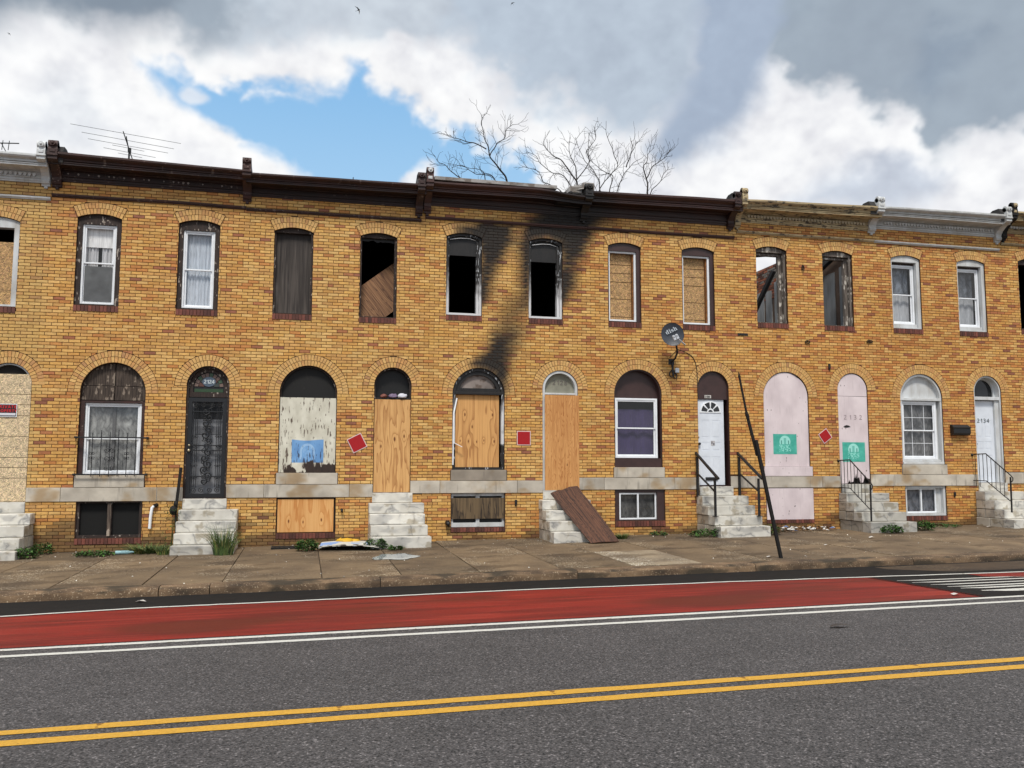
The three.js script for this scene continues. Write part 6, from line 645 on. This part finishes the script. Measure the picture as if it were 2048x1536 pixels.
{ const g = thing('painted_board', 'fallen flaking board of white, blue and dark paint lying on the pavement', 'board'); const t = tex(256, 256, 1.4, 1.4, (u, v) => { const a = tf(u, v, 10, 6, 4, 701), e = tf(u, v, 5, 5, 4, 704); let c = blend([206, 206, 198], [176, 174, 164], a); c = blend(c, [126, 156, 206], sstep(0.5, 0.58, e) * (v < 0.75 ? 1 : 0)); return blend(c, [44, 40, 34], sstep(0.5, 0.56, a * 0.7 + (0.45 - v) * 0.55)); });
  make('sheet', mat({ map: t }), g, b => { const P = (u, v, o) => { const x = 5.42 + u * 1.12 + v * 0.1, z = 1.35 - v * 1.0 + u * 0.35 - 0.15; return [x, walkY(x, z) + 0.03 + 0.05 * Math.sin(u * 3.1) * (1 - v * 0.4) + 0.03 * noise3(u * 4, v * 4, 2) + o, z]; }; const n = 10; for (let i = 0; i < n; i++) for (let j = 0; j < n; j++) { const q = [[i, j], [i + 1, j], [i + 1, j + 1], [i, j + 1]]; const id = q.map(([a, c]) => b.vert(P(a / n, c / n, 0.014), [0, 1, 0], [a / n * 1.4, c / n * 1.4])); b.I.push(id[0], id[1], id[2], id[0], id[2], id[3]); } for (let i = 0; i < n; i++) b.face([P(i / n, 0, 0), P((i + 1) / n, 0, 0), P((i + 1) / n, 0, 0.014), P(i / n, 0, 0.014)]); for (let j = 0; j < n; j++) { b.face([P(1, j / n, 0), P(1, (j + 1) / n, 0), P(1, (j + 1) / n, 0.014), P(1, j / n, 0.014)]); b.face([P(0, (j + 1) / n, 0), P(0, j / n, 0), P(0, j / n, 0.014), P(0, (j + 1) / n, 0.014)]); } }); }
{ const o = make('yellow_wrapper', M.plain, scene, b => { b.col = sr(206, 160, 40); b.ball([5.95, 0.08, 0.42], 0.17, 0.45, 10); b.ball([6.15, 0.07, 0.4], 0.13, 0.45, 8); for (let i = 0; i < b.P.length; i += 3) { const n = noise3(b.P[i] * 14, b.P[i + 1] * 18, b.P[i + 2] * 14) - 0.5; b.P[i] += n * 0.08; b.P[i + 1] += n * 0.05; } }); o.geometry.computeVertexNormals(); o.userData = { label: 'crumpled yellow wrapper behind the fallen painted board', category: 'wrapper' }; }
{ const o = make('cover_plate', M.rust, scene, b => { b.col = [0.5, 0.46, 0.44]; b.box(4.55, walkY(4.8, 0.5) - 0.01, 0.3, 5.15, walkY(4.8, 0.5) + 0.028, 0.7, 0.006); for (let i = 0; i < 6; i++) b.box(4.6 + i * 0.09, walkY(4.8, 0.5) + 0.0285, 0.34, 4.64 + i * 0.09, walkY(4.8, 0.5) + 0.034, 0.66); }); o.userData = { label: 'dark rusty cover plate against the wall below the plywood basement board', category: 'cover plate' }; }
{ const o = make('bottle', mat({ color: col(150, 190, 196), roughness: 0.2 }), scene, b => { const y = walkY(1.95, 0.75) + 0.04; b.tube([[1.8, y, 0.8], [1.98, y, 0.77], [2.02, y, 0.765]], 0.036, 0.034, 9); b.tube([[2.02, y, 0.765], [2.07, y, 0.757], [2.11, y, 0.75]], 0.03, 0.014, 9); }); o.userData = { label: 'crushed pale bottle lying in the weeds by the wall', category: 'bottle' }; }
{ const o = make('puddle', mat({ color: col(150, 156, 158), roughness: 0.04 }), scene, b => { const p = []; for (let i = 0; i < 24; i++) { const a = i / 24 * 2 * Math.PI, q = 1 + (noise3(Math.cos(a) * 2, Math.sin(a) * 2, 4) - 0.5) * 0.7; p.push([6.75 + Math.cos(a) * 0.36 * q, 2.65 + Math.sin(a) * 0.5 * q]); } b.face(p.reverse().map(([x, z]) => [x, walkY(x, z) + 0.0085, z])); }); o.userData = { label: 'shallow puddle on the pavement in front of the clean marble steps', category: 'puddle' }; }
// litter: scraps swept against the wall under the pink basement board
{ const g = thing('litter_pile', 'heap of white paper scraps and dead leaves under the pink basement board', 'litter'), r = rng(33); make('dead_leaves', M.leaf, g, b => { for (let i = 0; i < 420; i++) { const x = 15.15 + r() * 1.75, z = 0.05 + r() * r() * 0.6, k = 0.5 + r() * 0.7; b.col = sr(122 * k, 92 * k, 60 * k); const a = r() * 6.3, s = 0.02 + r() * 0.035, y = walkY(x, z) + r() * 0.09 * (1 - z); b.face([[x - Math.cos(a) * s, y, z - Math.sin(a) * s], [x + Math.sin(a) * s * 0.5, y + r() * 0.04, z - Math.cos(a) * s * 0.5], [x + Math.cos(a) * s, y + 0.01 + r() * 0.02, z + Math.sin(a) * s]]); } }, STUFF);
  for (let i = 0; i < 46; i++) make('paper_scrap', M.plain, g, b => { const x = 15.55 + r() * 1.35, z = 0.12 + r() * 0.5, s = 0.03 + r() * 0.075, y = walkY(x, z) + 0.03 + r() * 0.06, a = r() * 6.3, k = r(); b.col = k < 0.15 ? sr(150, 110, 60) : k < 0.25 ? sr(80, 96, 130) : sr(206, 204, 200, 0.9); const c = Math.cos(a) * s, e = Math.sin(a) * s * 0.6, f = r() * 0.05; b.face([[x - c, y, z - e], [x + e, y + 0.01, z - c * 0.5], [x + c * 0.2, y + f, z]]); b.face([[x - c, y, z - e], [x + c * 0.2, y + f, z], [x + c, y + 0.01, z + e], [x - e, y + 0.005, z + c * 0.6]]); }); }
{ const r = rng(95); const o = make('gravel', M.leaf, scene, b => { for (let i = 0; i < 900; i++) { const near = r() < 0.5, x = -1.5 + r() * 26, z = near ? 0.05 + r() * r() * 1.1 : 0.3 + r() * 4.9, s = 0.006 + r() * r() * 0.016, k = 0.5 + r() * 0.8; b.col = r() < 0.3 ? sr(200 * k, 196 * k, 186 * k) : sr(130 * k, 112 * k, 88 * k); const y = walkY(x, z) + 0.004, a = r() * 6; const p = [0, 1, 2].map(q => [x + Math.cos(a + q * 2.1) * s, y, z + Math.sin(a + q * 2.1) * s]), t = [x, y + s * 0.9, z]; for (let q = 0; q < 3; q++) b.face([p[(q + 1) % 3], p[q], t]); } }, { label: 'scattered grit and crumbs on the pavement along the houses', category: 'grit', kind: 'stuff' }); }
{ const r = rng(96), g = new MB(); for (const [x, z, w] of [[10.4, 10.35, .12], [13.1, 8.75, .05], [16.6, 2.2, .07], [14.9, 3.2, .05], [12.9, 4.6, .06], [3.1, 5.85, .07], [20.8, 0.75, .12]]) { const y = (z > 5.2 ? roadY(x, z) : walkY(x, z)) + 0.018, dark = x === 10.4; const o = make('litter_scrap', M.plain, scene, b => { b.col = dark ? sr(50, 46, 44) : sr(208, 204, 198, 0.9); const n = r(); b.face([[x - w, y, z + 0.03], [x - w * 0.2, y + 0.02, z + 0.06], [x + w * 0.3, y + 0.01 + 0.02 * n, z - 0.04], [x - w * 0.6, y + 0.005, z - 0.05]]); b.face([[x - w * 0.2, y + 0.02, z + 0.06], [x + w, y, z + 0.02], [x + w * 0.3, y + 0.01 + 0.02 * n, z - 0.04]]); });
  o.userData = { label: { 10.4: 'dark flat scrap on the grey traffic lane', 13.1: 'pale scrap on the tip of the red lane', 16.6: 'white scrap on the pavement at far right', 14.9: 'white scrap on the pavement right of the leaning pole', 12.9: 'pale scrap on the kerb edge left of the leaning pole foot', 3.1: 'white scrap on the dark strip between kerb and red lane', 20.8: 'white scrap beside the steps at the right edge' }[x], category: 'litter' }; } }
// ---------------------------------------------------------------- weeds
function weed(x, z, R, h, n, kind, label) { // leafy or grassy tuft
  const r = rng(fl(x * 100) + 7), y0 = walkY(x, z), o = make('weed', M.leaf, scene, b => {
    for (let i = 0; i < n; i++) {
      const a = r() * 6.283, d = Math.sqrt(r()) * R * 0.6, bx = x + Math.cos(a) * d, bz = Math.max(0.03, z + Math.sin(a) * d * 0.7), k = 0.55 + r() * 0.75, lean = 0.25 + r() * 0.8, ca = Math.cos(a + (r() - 0.5) * 1.4), sa = Math.sin(a + (r() - 0.5) * 1.4);
      if (kind === 'grass') { const H_ = h * (0.45 + r() * 0.6), w = 0.004 + r() * 0.005; b.col = r() < 0.2 ? sr(132 * k, 128 * k, 70 * k) : sr(66 * k, 88 * k, 38 * k); const L = R * lean * 1.1, P = t => [bx + ca * L * t * t, y0 + H_ * (t - 0.22 * t * t * lean), bz + sa * L * t * t]; for (let t = 0; t < 3; t++) { const p = P(t / 3), q = P((t + 1) / 3), w0 = w * (1 - t / 3), w1 = w * (1 - (t + 1) / 3) + 0.0006; b.face([[p[0] - w0, p[1], p[2]], [p[0] + w0, p[1], p[2]], [q[0] + w1, q[1], q[2]], [q[0] - w1, q[1], q[2]]]); } }
      else { const hh = h * Math.pow(r(), 0.8), s = (0.018 + r() * 0.03) * (kind === 'vine' ? 0.9 : 1.25), cx = bx + ca * R * 0.5 * (kind === 'vine' ? 0.4 : 1) * r(), cz = Math.max(0.03, bz + sa * R * 0.4 * r()), cy = y0 + 0.01 + hh * (kind === 'vine' ? 1 : (1 - 0.6 * Math.hypot(cx - x, cz - z) / (R + 0.01))); b.col = sr(58 * k, 92 * k, 34 * k); const tl = (r() - 0.5) * 1.2, dx = ca * s, dz = sa * s, px = -sa * s * 0.42, pz = ca * s * 0.42; b.face([[cx, cy, cz], [cx + dx * 0.5 + px, cy + s * (0.3 + tl * 0.4), cz + dz * 0.5 + pz], [cx + dx, cy + s * tl, cz + dz]]); b.face([[cx, cy, cz], [cx + dx, cy + s * tl, cz + dz], [cx + dx * 0.5 - px, cy + s * (0.3 + tl * 0.4), cz + dz * 0.5 - pz]]); }
    }
    if (kind !== 'grass') for (let i = 0; i < (kind === 'vine' ? 3 : 9); i++) { const a = r() * 6.283, e = kind === 'vine' ? 0.2 : 0.7; b.col = sr(70, 84, 44); b.tube([[x, y0 - 0.02, z], [x + Math.cos(a) * R * e * 0.5, y0 + h * 0.45, Math.max(0.03, z + Math.sin(a) * R * 0.3)], [x + Math.cos(a) * R * e, y0 + h * (0.7 + r() * 0.3), Math.max(0.04, z + Math.sin(a) * R * 0.5)]], 0.006, 0.002, 4); }
  });
  o.userData = { label, category: 'weed' };
}
weed(0.32, 0.95, 0.2, 0.22, 420, 'leaf', 'low green weeds beside the steps at the left edge');
weed(0.42, 0.25, 0.2, 0.25, 260, 'leaf', 'dark weeds in the corner between wall and left-edge steps');
weed(1.45, 0.85, 0.34, 0.09, 420, 'leaf', 'sprawling low weeds under the barred basement window');
weed(2.35, 0.62, 0.5, 0.2, 560, 'grass', 'dark grass tuft along the wall left of the security door steps');
weed(2.72, 0.5, 0.24, 0.85, 190, 'vine', 'climbing vine around the rusty post left of the steps');
weed(2.66, 1.0, 0.18, 0.22, 160, 'grass', 'small grass tuft in front of the rusty post');
weed(3.74, 1.38, 0.28, 0.66, 230, 'grass', 'tall grass tuft at the right corner of the security door steps');
weed(5.22, 1.12, 0.2, 0.24, 520, 'leaf', 'bushy green weed in front of the plywood basement board');
weed(6.5, 1.25, 0.2, 0.26, 380, 'leaf', 'leafy weed at the left foot of the clean marble steps');
weed(6.85, 1.5, 0.14, 0.08, 160, 'leaf', 'flat weed spreading before the clean marble steps');
weed(11.66, 0.72, 0.2, 0.13, 330, 'grass', 'bright low grass right of the leaning plywood sheet');
weed(12.7, 0.25, 0.2, 0.07, 150, 'leaf', 'thin flat weed by the wall left of the handrail steps');
weed(13.55, 0.8, 0.34, 0.16, 460, 'leaf', 'spreading weed at the left foot of the handrail steps'); weed(13.78, 0.98, 0.14, 0.26, 240, 'leaf', 'upright leafy weed against the left side of the handrail steps');
weed(15.02, 0.9, 0.22, 0.27, 480, 'leaf', 'leafy weed between the handrail steps and the leaning pole');
weed(17.75, 1.3, 0.26, 0.2, 480, 'leaf', 'broad-leaved weed at the foot of the stained marble steps'); weed(18.85, 0.95, 0.22, 0.24, 460, 'leaf', 'leafy weed right of the stained marble steps'); weed(19.8, 0.3, 0.5, 0.07, 260, 'leaf', 'thin strip of weeds below the white basement slider');
// ---------------------------------------------------------------- bare trees behind the roofs
function tree(label, root, limbs, seed) {
  const g = thing('bare_tree', label, 'tree'), r = rng(seed), Z = -14; make('trunk', M.bark, g, b => b.tube([[root[0], base(root[0]) - 0.5, Z], [root[0] + 0.1, 5, Z], [root[0], root[1], Z]], 0.2, 0.1, 8)); const tips = [];
  limbs.forEach((L, li) => make('branch', M.bark, g, b => {
    const n = L.length / 2, pts = []; let z = Z, dz = (r() - 0.5) * 0.5; for (let i = 0; i < n; i++) pts.push(new THREE.Vector3(L[i * 2], L[i * 2 + 1], Z + dz * i * 0.5)); if (L[1] < 12.8) pts.unshift(new THREE.Vector3(mix(L[0], root[0], 0.3), root[1], Z)); const c = new THREE.CatmullRomCurve3(pts).getPoints(n * 7).map(p => [p.x + (noise3(p.x * 3, p.y * 3, li) - 0.5) * 0.12, p.y + (noise3(p.y * 3, p.x * 3, li + 9) - 0.5) * 0.1, p.z]);
    const w = li === 0 ? 0.042 : 0.025; b.tube(c, w, 0.007, 6);
    const twig = (p, ang, len, w0, d) => { let x = p[0], y = p[1], q = p[2]; const path = [[x, y, q]]; const steps = 5, a1 = (r() - 0.5) * 0.9; let a = ang; for (let s = 0; s < steps; s++) { a += a1 / steps + (Math.PI / 2 - a) * 0.07 + (r() - 0.5) * 0.3; x += Math.cos(a) * len / steps; y += Math.sin(a) * len / steps; q += (r() - 0.5) * len * 0.25; path.push([x, y, q]); if (d > 0 && s > 0 && r() < 0.5) twig([x, y, q], a + (r() < 0.5 ? -1 : 1) * (0.4 + r() * 0.5), len * (0.35 + r() * 0.3), w0 * 0.6, d - 1); } b.tube(path, w0, 0.0045, 4, false); };
    for (let i = 4; i < c.length - 1; i += 2) { if (r() < 0.3) continue; const t = i / c.length, dir = Math.atan2(c[i + 1][1] - c[i - 1][1], c[i + 1][0] - c[i - 1][0]); twig(c[i], dir + (r() < 0.5 ? -1 : 1) * (0.35 + r() * 0.7), 0.28 + r() * 0.6 * (1 - t * 0.4), 0.009, 1); }
  }));
}
tree('bare tree with a long arching limb against the blue sky', [12.9, 10.5], [[12.6, 12.6, 12.4, 13.0, 12.1, 13.2, 11.8, 13.5, 11.7, 13.9, 11.5, 14.2, 11.4, 14.7, 11.5, 14.9], [11.7, 13.9, 11.3, 14.1, 10.9, 14.2, 10.5, 14.3, 10.3, 14.5], [11.9, 13.6, 12.1, 14.1, 12.4, 14.4, 12.5, 14.7, 12.7, 14.9], [10.8, 12.6, 10.5, 12.8, 10.2, 13.1, 9.9, 13.2, 9.7, 13.5], [12.1, 12.6, 11.9, 12.9, 11.4, 12.9, 11.0, 13.2, 10.7, 13.3], [11.7, 12.6, 11.6, 12.9, 11.2, 13.0, 10.7, 13.1]], 41);
tree('wide bare tree with many forked limbs behind the scorched house', [15.8, 10.5], [[15.4, 12.6, 15.4, 12.9, 15.1, 13.3, 14.9, 13.7, 14.5, 13.9, 14.2, 14.2, 14.1, 14.5], [15.2, 12.5, 15.0, 12.9, 14.8, 13.1, 14.3, 13.2, 13.9, 13.5, 13.6, 13.8, 13.3, 13.9], [14.8, 12.4, 14.4, 12.6, 14.0, 12.8, 13.7, 13.2, 13.2, 13.3], [15.4, 12.9, 15.6, 13.2, 15.9, 13.7, 15.8, 14.1, 16.2, 14.7, 16.1, 15.2], [15.4, 12.9, 15.4, 13.5, 15.2, 14.0, 15.2, 14.8], [16.4, 12.6, 16.3, 13.0, 16.0, 13.5, 15.6, 14.0, 15.4, 14.7], [16.4, 12.7, 16.8, 13.2, 17.0, 13.6, 16.8, 14.2, 16.5, 14.7, 16.5, 15.3], [16.8, 12.6, 16.9, 13.2, 16.6, 13.3, 16.2, 13.6, 15.9, 13.8], [17.1, 12.7, 17.4, 13.3, 17.7, 13.8, 18.2, 14.1], [17.5, 13.6, 17.6, 14.1, 17.8, 14.4, 17.9, 14.7]], 42);
tree('small bare tree of three thin limbs at the right of the others', [18.6, 11], [[18.4, 12.6, 18.4, 13.2, 18.3, 13.7, 18.4, 14.1, 18.7, 14.6], [18.5, 12.7, 18.9, 13.1, 19.2, 13.6, 19.4, 13.9], [18.4, 13.3, 18.7, 13.8, 19.1, 14.1, 19.4, 14.5]], 43);
// ---------------------------------------------------------------- aerials on the roofs, birds
{ const g = thing('tv_aerial', 'long-armed television aerial on the roof at left', 'aerial'); make('mast', M.iron, g, b => { b.tube([[0.99, 7.0, -3], [0.99, 8.85, -3]], 0.022, 0.022, 6); b.tube([[0.99, 8.85, -3], [0.93, 9.2, -2.9]], 0.014, 0.012, 5); b.box(0.96, 8.86, -3.03, 1.03, 8.96, -2.97, 0.005); }); make('boom', M.iron, g, b => b.tube([[0.92, 9.2, -2.6], [1.0, 8.8, -3.4]], 0.012, 0.012, 5)); [[-0.22, 9.31, 2.16, 9.06], [0.0, 9.17, 2.0, 8.95], [0.12, 9.06, 1.86, 8.87], [0.62, 8.99, 1.32, 8.90], [0.42, 8.94, 1.56, 8.80], [0.72, 8.87, 1.25, 8.80], [0.8, 8.79, 1.2, 8.74]].forEach(([a, c, d, e], i) => make('rod', M.iron, g, b => b.tube([[a, c, -2.7 - i * 0.09], [d, e, -2.7 - i * 0.09]], 0.005, 0.005, 5))); }
{ const g = thing('tv_aerial', 'small television aerial at the left edge above the white cornice', 'aerial'); make('mast', M.iron, g, b => b.tube([[-2.0, 6.9, -3], [-2.0, 8.85, -3]], 0.02, 0.02, 6)); make('boom', M.iron, g, b => { b.tube([[-2.6, 8.78, -3], [-1.34, 8.86, -3]], 0.014, 0.014, 5); for (let i = 0; i < 8; i++) b.tube([[-2.5 + i * 0.13, 8.72, -3.1], [-2.42 + i * 0.13, 8.87, -2.9]], 0.009, 0.009, 4); b.tube([[-1.7, 8.83, -3], [-1.55, 8.55, -3]], 0.009, 0.009, 4); }); }
{ const o = make('roof_stick', M.iron, scene, b => { b.tube([[6.02, 7.4, -1], [6.05, 8.0, -1]], 0.012, 0.01, 5); b.tube([[6.03, 7.75, -1], [6.1, 7.86, -1]], 0.009, 0.009, 4); }); o.userData = { label: 'thin bent rod standing on the roof above the dark gaping windows', category: 'rod' }; }
for (const [x, y, s, a, l] of [[7.3, 24.85, 0.26, 0.5, 'dark swift-like bird high in the middle of the sky'], [15.35, 26.25, 0.16, 2.2, 'tiny dark bird at the top edge of the sky'], [-8.7, 21.65, 0.11, 1.0, 'tiny dark bird far left in the sky']]) { const g = thing('bird', l, 'bird', null, [x, y, -25]); g.rotation.z = a; g.scale.setScalar(s); make('body', M.black, g, b => { b.ball([0, 0, 0], 0.16, 0.7, 7); b.tube([[0, 0, 0], [-0.5, -0.05, 0]], 0.1, 0.02, 6); b.tube([[0, 0, 0], [0.28, 0.03, 0]], 0.1, 0.03, 6); for (const q of [-1, 1]) { b.face([[0.15, 0, 0], [0.0, q * 0.45, 0.12], [-0.45, q * 1.0, 0.05], [-0.2, q * 0.4, 0.1], [-0.15, 0, 0]]); b.face([[-0.45, -0.04, 0], [-0.85, q * 0.14, 0], [-0.6, 0, 0]]); } }); }
renderer.render(scene, camera);
